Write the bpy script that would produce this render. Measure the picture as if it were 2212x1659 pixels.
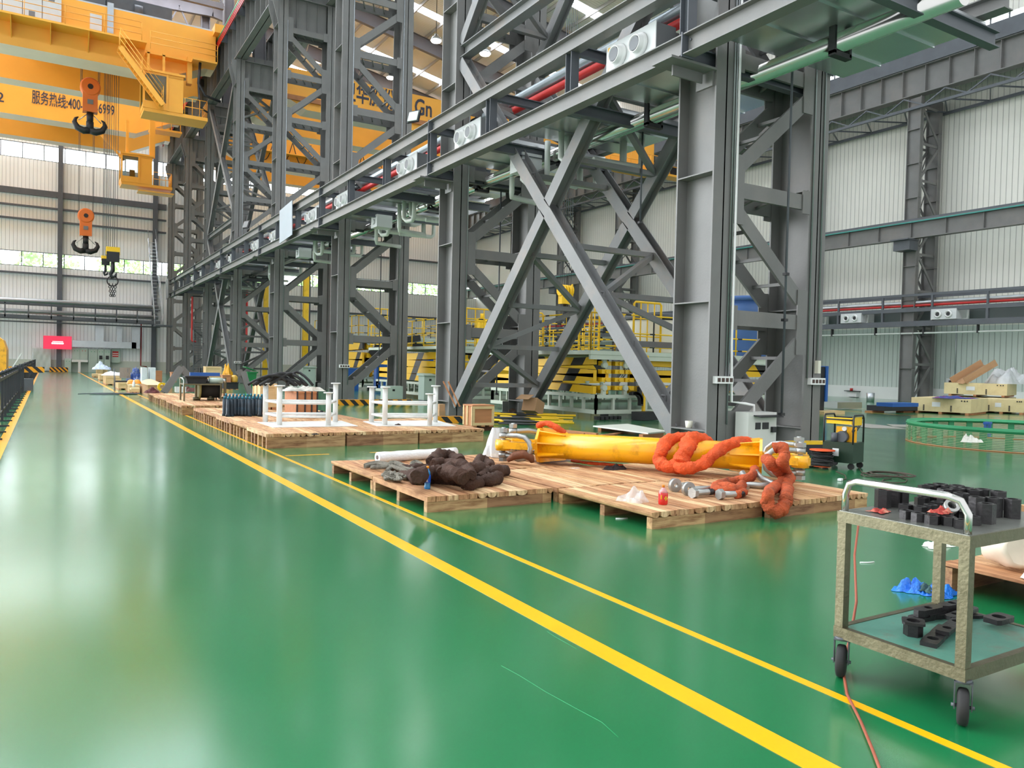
import bpy, math, random
from mathutils import Vector as V, Matrix
random.seed(7)
SC = bpy.context.scene
COL = SC.collection
for o in list(bpy.data.objects): bpy.data.objects.remove(o)
# ------------------------------------------------------------------ camera
YAW, PITCH, ROLL, FPX, CZ = 0.540996, -0.0228778, 0.0234473, 1673.4, 1.5
_cy,_sy,_cp,_sp,_cr,_sr = math.cos(YAW),math.sin(YAW),math.cos(PITCH),math.sin(PITCH),math.cos(ROLL),math.sin(ROLL)
CF = V((_sy*_cp,_cy*_cp,_sp)); _r = V((_cy,-_sy,0)); _u = _r.cross(CF)
CR = _cr*_r + _sr*_u; CU = -_sr*_r + _cr*_u
cam = bpy.data.cameras.new('camera'); camo = bpy.data.objects.new('camera', cam); COL.objects.link(camo)
cam.sensor_width = 36; cam.lens = 36*FPX/2212; cam.clip_end = 400
camo.matrix_world = Matrix(((CR.x,CU.x,-CF.x,0),(CR.y,CU.y,-CF.y,0),(CR.z,CU.z,-CF.z,CZ),(0,0,0,1)))
SC.camera = camo
SC.view_settings.view_transform = 'Standard'; SC.view_settings.look = 'None'
SC.view_settings.gamma = 1; SC.view_settings.use_curve_mapping = False
SC.view_settings.exposure = 0.12
# ------------------------------------------------------------------ daylight
SKY0,SKY1=1.35,10.0
w = bpy.data.worlds.new('world'); SC.world = w; w.use_nodes = True
_n,_l=w.node_tree.nodes,w.node_tree.links; _bg=_n['Background']; _bg.inputs[0].default_value=(0.93,0.97,1.0,1)
# overcast sky, far brighter on the sun's side (beyond the far wall) than behind the camera
_tc=_n.new('ShaderNodeTexCoord'); _sx=_n.new('ShaderNodeSeparateXYZ'); _l.new(_tc.outputs['Generated'],_sx.inputs[0])
_mr=_n.new('ShaderNodeMapRange'); _mr.interpolation_type='SMOOTHSTEP'; _mr.inputs['From Min'].default_value=.15; _mr.inputs['From Max'].default_value=.8
_mr.inputs['To Min'].default_value=SKY0; _mr.inputs['To Max'].default_value=SKY1; _l.new(_sx.outputs['Y'],_mr.inputs['Value']); _l.new(_mr.outputs[0],_bg.inputs[1])
SKYL = 12.0      # radiance of the roof skylight sheets
# survey helpers: where a line of sight of the survey camera meets a plane of the hall
def ray(x,y): return CF + (x-1106)/FPX*CR - (y-829.5)/FPX*CU
def G(x,y,z=0.0):
    d = ray(x,y); t = (z-CZ)/d.z; return V((d.x*t, d.y*t, z))
def PX(x,y,X):
    d = ray(x,y); t = X/d.x; return V((X, d.y*t, CZ+d.z*t))
def PY(x,y,Y):
    d = ray(x,y); t = Y/d.y; return V((d.x*t, Y, CZ+d.z*t))
def PD(x,y,D):
    d = ray(x,y); return d*D + V((0,0,CZ))
# ------------------------------------------------------------------ mesh builder
class B:
    def __init__(s): s.v=[]; s.f=[]; s.sm=[]; s.mi=[]; s.m=0
    def face(s, idx, smooth=False): s.f.append(idx); s.sm.append(smooth); s.mi.append(s.m)
    def hexa(s, P):
        n=len(s.v); s.v += [tuple(p) for p in P]
        for q in ((0,3,2,1),(4,5,6,7),(0,1,5,4),(1,2,6,5),(2,3,7,6),(3,0,4,7)): s.face([n+i for i in q])
    def box(s,x0,x1,y0,y1,z0,z1):
        if x0>x1:x0,x1=x1,x0
        if y0>y1:y0,y1=y1,y0
        if z0>z1:z0,z1=z1,z0
        s.hexa([(x0,y0,z0),(x1,y0,z0),(x1,y1,z0),(x0,y1,z0),(x0,y0,z1),(x1,y0,z1),(x1,y1,z1),(x0,y1,z1)]); return s
    def cb(s,c,sz,ang=0,tilt=None):
        R = Matrix.Rotation(ang,3,'Z')
        if tilt is not None: R = R @ tilt
        hx,hy,hz=[k/2 for k in sz]; c=V(c)
        s.hexa([c+R@V(p) for p in ((-hx,-hy,-hz),(hx,-hy,-hz),(hx,hy,-hz),(-hx,hy,-hz),(-hx,-hy,hz),(hx,-hy,hz),(hx,hy,hz),(-hx,hy,hz))]); return s
    def bar(s,p,q,w,h,up=(0,0,1),off=(0,0)):
        """bar p->q, w across, h along up; off=(across,up) shift"""
        p=V(p);q=V(q);a=(q-p).normalized();u=V(up);u=(u-a*u.dot(a)).normalized();sd=a.cross(u)
        o=sd*off[0]+u*off[1];p=p+o;q=q+o;sd=sd*w/2;u=u*h/2
        s.hexa([p-sd-u,p+sd-u,q+sd-u,q-sd-u,p-sd+u,p+sd+u,q+sd+u,q-sd+u]); return s
    def ibeam(s,p,q,bf,d,tf,tw,up=(0,0,1)):
        s.bar(p,q,bf,tf,up,(0,d/2-tf/2)); s.bar(p,q,bf,tf,up,(0,-d/2+tf/2)); s.bar(p,q,tw,d-2*tf,up); return s
    def tube(s,pts,r,n=8,closed=False,cap=True):
        pts=[V(p) for p in pts]; N=len(pts); rs = r if isinstance(r,(list,tuple)) else [r]*N
        base=len(s.v); prev=None
        for i,p in enumerate(pts):
            if closed: t=(pts[(i+1)%N]-pts[i-1])
            else: t=pts[min(i+1,N-1)]-pts[max(i-1,0)]
            if t.length<1e-9: t=V((0,0,1))
            t.normalize()
            if prev is None:
                u=V((0,0,1)) if abs(t.z)<.9 else V((1,0,0))
            else: u=prev
            u=(u-t*u.dot(t)).normalized(); prev=u; sd=t.cross(u)
            for k in range(n):
                a=2*math.pi*k/n; s.v.append(tuple(p+(sd*math.cos(a)+u*math.sin(a))*rs[i]))
        M=N if closed else N-1
        for i in range(M):
            for k in range(n):
                a=base+i*n+k; b=base+i*n+(k+1)%n; c=base+((i+1)%N)*n+(k+1)%n; d=base+((i+1)%N)*n+k
                s.face([a,b,c,d],True)
        if cap and not closed:
            s.face([base+k for k in range(n)][::-1]); s.face([base+(N-1)*n+k for k in range(n)])
        return s
    def cyl(s,p,q,r,n=16,r2=None): return s.tube([p,q],[r,r if r2 is None else r2],n)
    def ring(s,c,ax,ro,ri,h,n=24):
        """annular solid centred c, axis ax"""
        c=V(c);a=V(ax).normalized();u=V((0,0,1)) if abs(a.z)<.9 else V((1,0,0));u=(u-a*u.dot(a)).normalized();sd=a.cross(u)
        b=len(s.v)
        for k in range(n):
            t=2*math.pi*k/n; d=sd*math.cos(t)+u*math.sin(t)
            for rr,hh in ((ro,-h/2),(ro,h/2),(ri,h/2),(ri,-h/2)): s.v.append(tuple(c+d*rr+a*hh))
        for k in range(n):
            i=b+4*k;j=b+4*((k+1)%n)
            for m in range(4): s.face([i+m,j+m,j+(m+1)%4,i+(m+1)%4],m in(0,2))
        return s
    def lathe(s,c,prof,n=20,ax=(0,0,1)):
        c=V(c);a=V(ax).normalized();u=V((1,0,0)) if abs(a.x)<.9 else V((0,1,0));u=(u-a*u.dot(a)).normalized();sd=a.cross(u)
        b=len(s.v)
        for r,z in prof:
            for k in range(n):
                t=2*math.pi*k/n; s.v.append(tuple(c+(u*math.cos(t)+sd*math.sin(t))*r+a*z))
        for i in range(len(prof)-1):
            for k in range(n):
                s.face([b+i*n+k,b+i*n+(k+1)%n,b+(i+1)*n+(k+1)%n,b+(i+1)*n+k],True)
        s.face([b+k for k in range(n)][::-1]); s.face([b+(len(prof)-1)*n+k for k in range(n)])
        return s
    def prism(s,poly,p0,p1):
        """poly: list of points (Vectors) base; extruded by p1 vector"""
        n=len(poly);b=len(s.v);e=V(p1)
        s.v+=[tuple(V(q)+V(p0)) for q in poly]+[tuple(V(q)+V(p0)+e) for q in poly]
        s.face(list(range(b,b+n))[::-1]); s.face(list(range(b+n,b+2*n)))
        for k in range(n): s.face([b+k,b+(k+1)%n,b+n+(k+1)%n,b+n+k])
        return s
    def hexnut(s,c,ax,af,h,ri=0,rot=0):
        """hexagonal nut; across flats af, hole ri"""
        c=V(c);a=V(ax).normalized();u=V((0,0,1)) if abs(a.z)<.9 else V((1,0,0));u=(u-a*u.dot(a)).normalized();sd=a.cross(u)
        n=24;R=af/2/math.cos(math.pi/6);b=len(s.v)
        for k in range(n):
            t=2*math.pi*k/n
            tt=((t+math.pi/6)%(math.pi/3))-math.pi/6
            rr=af/2/math.cos(tt); d=sd*math.cos(t+rot)+u*math.sin(t+rot)
            for r_,hh in ((rr,-h/2),(rr,h/2),(ri if ri else .001,h/2),(ri if ri else .001,-h/2)): s.v.append(tuple(c+d*r_+a*hh))
        for k in range(n):
            i=b+4*k;j=b+4*((k+1)%n)
            for m in range(4): s.face([i+m,j+m,j+(m+1)%4,i+(m+1)%4])
        return s
    def grid(s,fn,nu,nv,smooth=True):
        b=len(s.v)
        for i in range(nu+1):
            for j in range(nv+1): s.v.append(tuple(fn(i/nu,j/nv)))
        for i in range(nu):
            for j in range(nv):
                a=b+i*(nv+1)+j; s.face([a,a+1,a+nv+2,a+nv+1],smooth)
        return s
LOC={}
def mesh(name,b,mats,loc=None):
    me=bpy.data.meshes.new(name)
    vs=b.v if loc is None else [(x-loc[0],y-loc[1],z-loc[2]) for x,y,z in b.v]
    me.from_pydata(vs,[],b.f)
    if not isinstance(mats,(list,tuple)): mats=[mats]
    for m in mats: me.materials.append(m)
    me.polygons.foreach_set('use_smooth',b.sm); me.polygons.foreach_set('material_index',b.mi); me.update()
    o=bpy.data.objects.new(name,me); COL.objects.link(o); return o
def tag(o,label,cat,group=None):
    o['label']=label; o['category']=cat
    if group: o['group']=group
    return o
def thing(name,label,cat,loc=(0,0,0),group=None,rz=0):
    o=bpy.data.objects.new(name,None); COL.objects.link(o); o.location=loc; o.rotation_euler=(0,0,rz); o.empty_display_size=.1
    LOC[o]=tuple(loc); return tag(o,label,cat,group)
def part(name,b,mat,par,label=None,world=True):
    """child mesh; world=True: builder coordinates are world coordinates"""
    o=mesh(name,b,mat,LOC.get(par) if world else None); o.parent=par
    LOC[o]=LOC.get(par)
    if label: o['label']=label
    return o
def solo(name,b,mat,label,cat,group=None,loc=None):
    """a thing that is one mesh"""
    if loc is None:
        n=len(b.v); loc=(sum(v[0] for v in b.v)/n,sum(v[1] for v in b.v)/n,min(v[2] for v in b.v))
    o=mesh(name,b,mat,loc); o.location=loc; LOC[o]=tuple(loc); return tag(o,label,cat,group)
def struct(name,b,mat):
    o=mesh(name,b,mat); o['kind']='structure'; LOC[o]=(0,0,0); return o
def dup(root,loc,label=None,rz=None,group=None):
    r=root.copy(); COL.objects.link(r); r.location=loc; LOC[r]=tuple(loc)
    if rz is not None: r.rotation_euler=(0,0,rz)
    if label: r['label']=label
    if group: r['group']=group
    for ch in list(root.children):
        c=ch.copy(); COL.objects.link(c); c.parent=r
        for g in list(ch.children):
            d=g.copy(); COL.objects.link(d); d.parent=c
    return r
def text(name,body,mat,size,loc,xdir,updir,par=None,off=0.0,ext=0.004,align='CENTER',wworld=True):
    """lettering as a flat solid on a surface, converted to a mesh part"""
    cu=bpy.data.curves.new(name,'FONT'); cu.body=body; cu.size=size; cu.align_x=align; cu.align_y='CENTER'
    cu.offset=off; cu.extrude=ext; cu.resolution_u=3
    ob=bpy.data.objects.new(name,cu); COL.objects.link(ob)
    dg=bpy.context.evaluated_depsgraph_get(); me=bpy.data.meshes.new_from_object(ob.evaluated_get(dg))
    bpy.data.objects.remove(ob)
    x=V(xdir).normalized();y=V(updir).normalized();z=x.cross(y)
    M=Matrix(((x.x,y.x,z.x,loc[0]),(x.y,y.y,z.y,loc[1]),(x.z,y.z,z.z,loc[2]),(0,0,0,1)))
    me.transform(M)
    if par is not None and wworld:
        L=LOC[par]; me.transform(Matrix.Translation(-V(L)))
    me.materials.clear(); me.materials.append(mat)
    o=bpy.data.objects.new(name,me); COL.objects.link(o)
    if par is not None: o.parent=par
    return o
# ------------------------------------------------------------------ materials
def srgb(r,g,b):
    f=lambda c:(c/12.92 if c<=.04045 else ((c+.055)/1.055)**2.4)
    return (f(r/255),f(g/255),f(b/255),1)
MATS={}
def mat(name,col,rough=.6,metal=0.,var=.12,scale=3.,bump=0.,bscale=40.,stretch=None,spec=.5,trans=0.,alpha=1.,emit=None,es=0.,coat=0.,dirt=None,dscale=1.2,damt=.5,sheen=0.):
    m=bpy.data.materials.new(name); m.use_nodes=True; nt=m.node_tree; n=nt.nodes; l=nt.links
    p=n['Principled BSDF']; c=srgb(*col)
    p.inputs['Roughness'].default_value=rough; p.inputs['Metallic'].default_value=metal
    p.inputs['Specular IOR Level'].default_value=spec; p.inputs['Transmission Weight'].default_value=trans
    p.inputs['Alpha'].default_value=alpha; p.inputs['Coat Weight'].default_value=coat; p.inputs['Coat Roughness'].default_value=.15
    if sheen: p.inputs['Sheen Weight'].default_value=sheen
    tc=n.new('ShaderNodeTexCoord'); mp=n.new('ShaderNodeMapping'); l.new(tc.outputs['Object'],mp.inputs[0])
    if stretch: mp.inputs['Scale'].default_value=stretch
    no=n.new('ShaderNodeTexNoise'); no.inputs['Scale'].default_value=scale; no.inputs['Detail'].default_value=5; l.new(mp.outputs[0],no.inputs['Vector'])
    rp=n.new('ShaderNodeValToRGB'); l.new(no.outputs['Fac'],rp.inputs[0])
    rp.color_ramp.elements[0].position=.3; rp.color_ramp.elements[1].position=.72
    rp.color_ramp.elements[0].color=tuple(max(0,k*(1-var)) for k in c[:3])+(1,)
    rp.color_ramp.elements[1].color=tuple(min(1,k*(1+var)) for k in c[:3])+(1,)
    out=rp.outputs[0]
    if dirt:
        n2=n.new('ShaderNodeTexNoise'); n2.inputs['Scale'].default_value=dscale; n2.inputs['Detail'].default_value=8; n2.inputs['Roughness'].default_value=.7; l.new(mp.outputs[0],n2.inputs['Vector'])
        r2=n.new('ShaderNodeValToRGB'); r2.color_ramp.elements[0].position=.5; r2.color_ramp.elements[1].position=.68; l.new(n2.outputs['Fac'],r2.inputs[0])
        mx=n.new('ShaderNodeMix'); mx.data_type='RGBA'; ml=n.new('ShaderNodeMath'); ml.operation='MULTIPLY'; ml.inputs[1].default_value=damt
        l.new(r2.outputs[0],ml.inputs[0]); l.new(ml.outputs[0],mx.inputs['Factor']); l.new(out,mx.inputs['A']); mx.inputs['B'].default_value=srgb(*dirt); out=mx.outputs['Result']
    l.new(out,p.inputs['Base Color'])
    if bump:
        nb=n.new('ShaderNodeTexNoise'); nb.inputs['Scale'].default_value=bscale; nb.inputs['Detail'].default_value=4; l.new(mp.outputs[0],nb.inputs['Vector'])
        bp=n.new('ShaderNodeBump'); bp.inputs['Strength'].default_value=bump; bp.inputs['Distance'].default_value=.02; l.new(nb.outputs['Fac'],bp.inputs['Height']); l.new(bp.outputs[0],p.inputs['Normal'])
    if emit:
        p.inputs['Emission Color'].default_value=srgb(*emit); p.inputs['Emission Strength'].default_value=es
    MATS[name]=m; return m
def nodes_of(m): return m.node_tree.nodes, m.node_tree.links, m.node_tree.nodes['Principled BSDF']
STEEL=mat('grey_paint_steel',(114,113,111),.5,.0,.10,1.3,.12,25,dirt=(140,128,118),dscale=.5,damt=.28)
STEELD=mat('dark_grey_steel',(84,88,94),.5,.0,.12,1.5)
BRACE=mat('dusty_grey_steel',(118,118,118),.55,.0,.12,1.2,.1,30,dirt=(150,132,118),dscale=.8,damt=.4)
GALV=mat('galvanised_sheet',(196,200,202),.28,.85,.08,.6,.05,6)
INOX=mat('stainless_steel',(206,204,200),.2,1.0,.05,2)
CONDU=mat('zinc_conduit',(150,154,156),.4,.6,.06,2)
ALU=mat('bare_aluminium',(200,204,208),.35,.9,.06,2)
WHITE=mat('white_paint',(226,226,222),.5,0,.05,3,dirt=(150,140,125),dscale=3,damt=.35)
PLAST=mat('white_plastic',(232,232,230),.35,0,.03,3)
BOXG=mat('pale_grey_sheet',(206,208,208),.45,0,.04,2)
CRANE=mat('crane_orange',(250,176,64),.45,0,.06,.5)
CRANEL=mat('crane_flange_pale',(238,216,194),.5,0,.06,.5)
YEL=mat('yellow_paint',(246,196,22),.42,0,.07,2,dirt=(150,110,30),dscale=2.5,damt=.25)
YELP=mat('spreader_yellow',(246,176,12),.34,0,.07,2,dirt=(120,72,14),dscale=5,damt=.55,coat=.3)
BLK=mat('black_paint',(32,32,34),.5,0,.2,3)
BLKR=mat('black_rubber',(38,37,37),.75,0,.2,8)
BLKS=mat('black_oxide_steel',(60,58,59),.38,.7,.2,12,.1,60)
RED=mat('red_pipe_paint',(196,44,40),.4,0,.08,2)
REDD=mat('dark_red_pipe',(140,40,44),.5,0,.08,2)
INSUL=mat('white_pipe_lagging',(206,210,204),.45,0,.06,3)
CAB=mat('pale_green_cabinet',(176,192,180),.45,0,.04,2)
CABW=mat('off_white_cabinet',(214,214,208),.45,0,.04,2)
FRAMEG=mat('pale_green_frame',(196,204,188),.5,0,.06,2)
ORG=mat('orange_sling',(216,82,28),.8,0,.2,14,.9,45,dirt=(150,66,36),dscale=3.5,damt=.6)
ORGD=mat('dirty_orange_sling',(176,76,34),.85,0,.25,12,.9,45,dirt=(104,60,42),dscale=3.5,damt=.8)
BRN=mat('brown_sling_cloth',(66,40,26),.9,0,.25,8,1.0,38,dirt=(46,36,30),dscale=4,damt=.6)
ROPE=mat('grey_rope',(132,126,112),.9,0,.25,60,1.0,120,dirt=(70,64,56),dscale=8,damt=.6)
CARD=mat('cardboard',(186,146,108),.8,0,.06,3)
PLY=mat('plywood',(222,190,140),.7,0,.10,2,stretch=(1,6,6),dirt=(176,136,92),dscale=3,damt=.3)
PLYD=mat('brown_plywood',(188,126,84),.7,0,.12,2,stretch=(1,6,6))
GRN=mat('green_paint',(64,160,110),.45,0,.08,2)
GRNB=mat('green_bin_plastic',(30,122,66),.45,0,.06,2)
BLU=mat('blue_paint',(38,92,168),.45,0,.08,2)
BLUT=mat('blue_plastic',(74,108,164),.45,0,.05,2)
CREAM=mat('cream_plastic',(226,222,204),.5,0,.04,1)
LAMP=mat('lamp_lens',(255,252,240),.5,emit=(255,248,230),es=12)
SKYM=mat('skylight_sheet',(255,255,255),.5,emit=(236,244,255),es=SKYL)
SCREEN=mat('red_screen',(232,52,84),.4,emit=(235,50,85),es=.7)
SCRW=mat('screen_white',(255,255,255),.4,emit=(255,255,255),es=1.2)
INK=mat('dark_blue_lettering',(52,54,72),.5)
WTXT=mat('white_lettering',(240,240,240),.5)
REDT=mat('red_lettering',(196,40,36),.5)
TRAN=mat('clear_film',(240,240,240),.25,trans=0,alpha=.32,var=.03,bump=.6,bscale=25)
# glass
def glassmat(name,tint,fac):
    m=bpy.data.materials.new(name); m.use_nodes=True; n,l=m.node_tree.nodes,m.node_tree.links
    n.remove(n['Principled BSDF']); o=n['Material Output']; t=n.new('ShaderNodeBsdfTransparent'); t.inputs[0].default_value=tint
    g=n.new('ShaderNodeBsdfGlossy'); g.inputs['Roughness'].default_value=.05; x=n.new('ShaderNodeMixShader'); x.inputs[0].default_value=fac
    l.new(t.outputs[0],x.inputs[1]); l.new(g.outputs[0],x.inputs[2]); l.new(x.outputs[0],o.inputs[0]); return m
GLASS=glassmat('window_glass',(.94,.97,.97,1),.06)
CABGL=glassmat('cab_glass',(.55,.62,.62,1),.2)
# floor
def floormat():
    m=mat('green_epoxy_floor',(20,112,64),.2,0,.10,.3,spec=1.0,coat=.6); n,l,p=nodes_of(m)
    tc=[k for k in n if k.type=='TEX_COORD'][0]
    mp=n.new('ShaderNodeMapping'); mp.inputs['Scale'].default_value=(1.2,.5,1); l.new(tc.outputs['Object'],mp.inputs[0])
    no=n.new('ShaderNodeTexNoise'); no.inputs['Scale'].default_value=.9; no.inputs['Detail'].default_value=3; no.inputs['Roughness'].default_value=.5; l.new(mp.outputs[0],no.inputs['Vector'])
    mr=n.new('ShaderNodeMapRange'); mr.inputs['From Min'].default_value=.3; mr.inputs['From Max'].default_value=.75; mr.inputs['To Min'].default_value=.17; mr.inputs['To Max'].default_value=.27
    l.new(no.outputs['Fac'],mr.inputs['Value']); l.new(mr.outputs[0],p.inputs['Roughness'])
    n2=n.new('ShaderNodeTexNoise'); n2.inputs['Scale'].default_value=1.4; n2.inputs['Detail'].default_value=2; l.new(tc.outputs['Object'],n2.inputs['Vector'])
    bp=n.new('ShaderNodeBump'); bp.inputs['Strength'].default_value=.05; bp.inputs['Distance'].default_value=.02; l.new(n2.outputs['Fac'],bp.inputs['Height']); l.new(bp.outputs[0],p.inputs['Normal'])
    return m
FLOOR=floormat()
LINE=mat('floor_line_yellow',(250,172,10),.28,0,.06,3,spec=.5)
# ribbed cladding: vertical ribs as bump + fine dark joints
def ribmat(name,col,axis,period,joint=.55):
    m=mat(name,col,.5,0,.03,.4); n,l,p=nodes_of(m)
    tc=[k for k in n if k.type=='TEX_COORD'][0]; sx=n.new('ShaderNodeSeparateXYZ'); l.new(tc.outputs['Object'],sx.inputs[0])
    a=n.new('ShaderNodeMath'); a.operation='MULTIPLY'; a.inputs[1].default_value=1/period; l.new(sx.outputs[axis],a.inputs[0])
    fr=n.new('ShaderNodeMath'); fr.operation='FRACT'; l.new(a.outputs[0],fr.inputs[0])
    r=n.new('ShaderNodeValToRGB'); cr=r.color_ramp; cr.elements[0].position=0; cr.elements[0].color=(0,0,0,1); cr.elements[1].position=.08; cr.elements[1].color=(1,1,1,1)
    e=cr.elements.new(.92); e.color=(1,1,1,1); e=cr.elements.new(1); e.color=(0,0,0,1); l.new(fr.outputs[0],r.inputs[0])
    bp=n.new('ShaderNodeBump'); bp.inputs['Strength'].default_value=.7; bp.inputs['Distance'].default_value=.03; l.new(r.outputs[0],bp.inputs['Height']); l.new(bp.outputs[0],p.inputs['Normal'])
    src=p.inputs['Base Color'].links[0].from_socket; mx=n.new('ShaderNodeMix'); mx.data_type='RGBA'; l.new(r.outputs[0],mx.inputs['Factor'])
    mx.inputs['A'].default_value=tuple(k*joint for k in srgb(*col)[:3])+(1,); l.new(src,mx.inputs['B']); l.new(mx.outputs['Result'],p.inputs['Base Color']); return m
CLADX=ribmat('ribbed_wall_far',(238,240,240),0,.30)
CLADY=ribmat('ribbed_wall_side',(232,230,220),1,.30)
CLADL=ribmat('ribbed_wall_low',(204,214,206),1,.30)
SHEETR=ribmat('roof_sheet',(240,238,236),1,.25,.7)
# boards: base colour changes board by board along one axis
def boardmat(name,axis,width,c1,c2,c3,grain):
    m=mat(name,c1,.7,0,.1,2); n,l,p=nodes_of(m)
    tc=[k for k in n if k.type=='TEX_COORD'][0]; sx=n.new('ShaderNodeSeparateXYZ'); l.new(tc.outputs['Object'],sx.inputs[0])
    a=n.new('ShaderNodeMath'); a.operation='MULTIPLY'; a.inputs[1].default_value=1/width; l.new(sx.outputs[axis],a.inputs[0])
    fl=n.new('ShaderNodeMath'); fl.operation='FLOOR'; l.new(a.outputs[0],fl.inputs[0])
    oi=n.new('ShaderNodeObjectInfo'); ad=n.new('ShaderNodeMath'); ad.operation='ADD'; l.new(fl.outputs[0],ad.inputs[0]); l.new(oi.outputs['Random'],ad.inputs[1])
    wn=n.new('ShaderNodeTexWhiteNoise'); wn.noise_dimensions='1D'; l.new(ad.outputs[0],wn.inputs['W'])
    r=n.new('ShaderNodeValToRGB'); cr=r.color_ramp; cr.elements[0].color=srgb(*c1); cr.elements[1].color=srgb(*c2); e=cr.elements.new(.5); e.color=srgb(*c3); l.new(wn.outputs['Value'],r.inputs[0])
    mp=n.new('ShaderNodeMapping'); mp.inputs['Scale'].default_value=grain; l.new(tc.outputs['Object'],mp.inputs[0])
    no=n.new('ShaderNodeTexNoise'); no.inputs['Scale'].default_value=1.; no.inputs['Detail'].default_value=6; no.inputs['Roughness'].default_value=.65; l.new(mp.outputs[0],no.inputs['Vector'])
    r2=n.new('ShaderNodeValToRGB'); r2.color_ramp.elements[0].position=.33; r2.color_ramp.elements[0].color=(.42,.30,.24,1); r2.color_ramp.elements[1].position=.58; r2.color_ramp.elements[1].color=(1,1,1,1); l.new(no.outputs['Fac'],r2.inputs[0])
    mx=n.new('ShaderNodeMix'); mx.data_type='RGBA'; mx.blend_type='MULTIPLY'; mx.inputs['Factor'].default_value=1; l.new(r.outputs[0],mx.inputs['A']); l.new(r2.outputs[0],mx.inputs['B'])
    l.new(mx.outputs['Result'],p.inputs['Base Color'])
    bp=n.new('ShaderNodeBump'); bp.inputs['Strength'].default_value=.4; bp.inputs['Distance'].default_value=.006; l.new(no.outputs['Fac'],bp.inputs['Height']); l.new(bp.outputs[0],p.inputs['Normal'])
    return m
DECK=boardmat('pallet_deck_boards',0,.12,(208,166,118),(234,200,154),(186,134,92),(26,2.2,8))
RUNN=boardmat('pallet_runner_wood',0,.7,(190,150,100),(206,168,118),(150,108,76),(2.5,20,20))
HAZ=None
def stripemat(name,c1,c2,vec,period,duty=.5):
    m=mat(name,c1,.5,0,.05,2); n,l,p=nodes_of(m)
    tc=[k for k in n if k.type=='TEX_COORD'][0]; d=n.new('ShaderNodeVectorMath'); d.operation='DOT_PRODUCT'; d.inputs[1].default_value=vec; l.new(tc.outputs['Object'],d.inputs[0])
    a=n.new('ShaderNodeMath'); a.operation='MULTIPLY'; a.inputs[1].default_value=1/period; l.new(d.outputs['Value'],a.inputs[0])
    fr=n.new('ShaderNodeMath'); fr.operation='FRACT'; l.new(a.outputs[0],fr.inputs[0]); gt=n.new('ShaderNodeMath'); gt.operation='GREATER_THAN'; gt.inputs[1].default_value=duty; l.new(fr.outputs[0],gt.inputs[0])
    mx=n.new('ShaderNodeMix'); mx.data_type='RGBA'; l.new(gt.outputs[0],mx.inputs['Factor']); mx.inputs['A'].default_value=srgb(*c1); mx.inputs['B'].default_value=srgb(*c2); l.new(mx.outputs['Result'],p.inputs['Base Color']); return m
HAZX=stripemat('hazard_stripes',(240,160,20),(34,34,34),(1,1,1),.36)
HAZR=stripemat('hazard_bands_rail',(244,196,24),(30,30,30),(1,1,0),.95,.78)
SCIS=stripemat('scissor_beam_paint',(240,188,22),(36,34,30),(.85,1,.8),2.6,.76)
# ================================================================== setting
FW=84.0; RW=45.0
struct('floor', B().box(-24,RW+.3,-9,FW+.3,-.25,0), FLOOR)
ORD=['nearest','second','third','fourth','fifth','sixth','seventh','farthest']
def line(x0,x1,y0,y1,label): solo('floor_line',B().box(x0,x1,y0,y1,.0005,.002),LINE,label,'floor line')
line(2.475,2.605,-3,83,'broad yellow floor line running the whole length of the aisle')
line(3.14,3.195,-3,60,'narrow yellow floor line running beside the wooden pallets')
line(-.70,-.56,4,83,'broad yellow floor line along the foot of the black barrier fence')
solo('floor_line',B().box(3.25,3.95,12.28,12.33,.0005,.002),LINE,'short yellow dash on the floor before the big wooden platform, left one','floor line')
solo('floor_line',B().box(4.65,5.4,12.28,12.33,.0005,.002),LINE,'short yellow dash on the floor before the big wooden platform, right one','floor line')
for (a,b_),lb in (((G(1770,884),G(2212,915)),'thin yellow line across the far right floor, nearer of the crossing pair'),((G(1770,878),G(2212,903)),'thin yellow line across the far right floor, farther of the crossing pair')):
    solo('floor_line',B().bar(a+V((0,0,.001)),b_+V((0,0,.001)),.08,.0015),LINE,lb,'floor line')
# far wall with two window bands
wz=[(0,1.1),(1.1,9.63),(11.0,19.4),(20.85,33)]
b=B()
for z0,z1 in wz[1:]: b.box(-24,RW,FW,FW+.25,z0,z1)
struct('wall_far',b,CLADX)
struct('baseboard_far',B().box(-24,RW,FW-.02,FW+.25,0,1.1),mat('far_plinth',(196,202,190),.5,0,.03,1))
nw=0
for zi,(z0,z1) in enumerate(((9.63,11.0),(19.4,20.85))):
    nw+=1
    fr=B(); gl=B()
    x=-23.9
    while x<RW-1:
        fr.box(x-.04,x+.04,FW+.02,FW+.16,z0,z1); x+=1.68
    fr.box(-24,RW,FW+.0,FW+.2,z0,z0+.06); fr.box(-24,RW,FW+.0,FW+.2,z1-.06,z1)
    o=struct('window_%d'%nw,fr,STEELD)
    gl.box(-24,RW,FW+.10,FW+.115,z0,z1); part('glass',gl,GLASS,o)
# right wall: white plinth, ribbed sheet, slit windows
struct('baseboard_right',B().box(RW-.05,RW+.25,-9,FW,.0,.76),mat('right_plinth',(236,238,234),.5,0,.03,1))
struct('wall_right',B().box(RW,RW+.25,-9,FW,.76,4.4),CLADL)
struct('wall_right',B().box(RW,RW+.25,-9,FW,4.4,20.75).box(RW,RW+.25,-9,FW,21.55,27),CLADY)
fr=B(); y=-8
while y<FW: fr.box(RW+.05,RW+.12,y-.03,y+.03,20.75,21.55); y+=1.0
fr.box(RW+.05,RW+.12,-9,FW,21.13,21.17)
o=struct('window_3',fr,STEELD); part('glass',B().box(RW+.14,RW+.15,-9,FW,20.75,21.55),GLASS,o)
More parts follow.
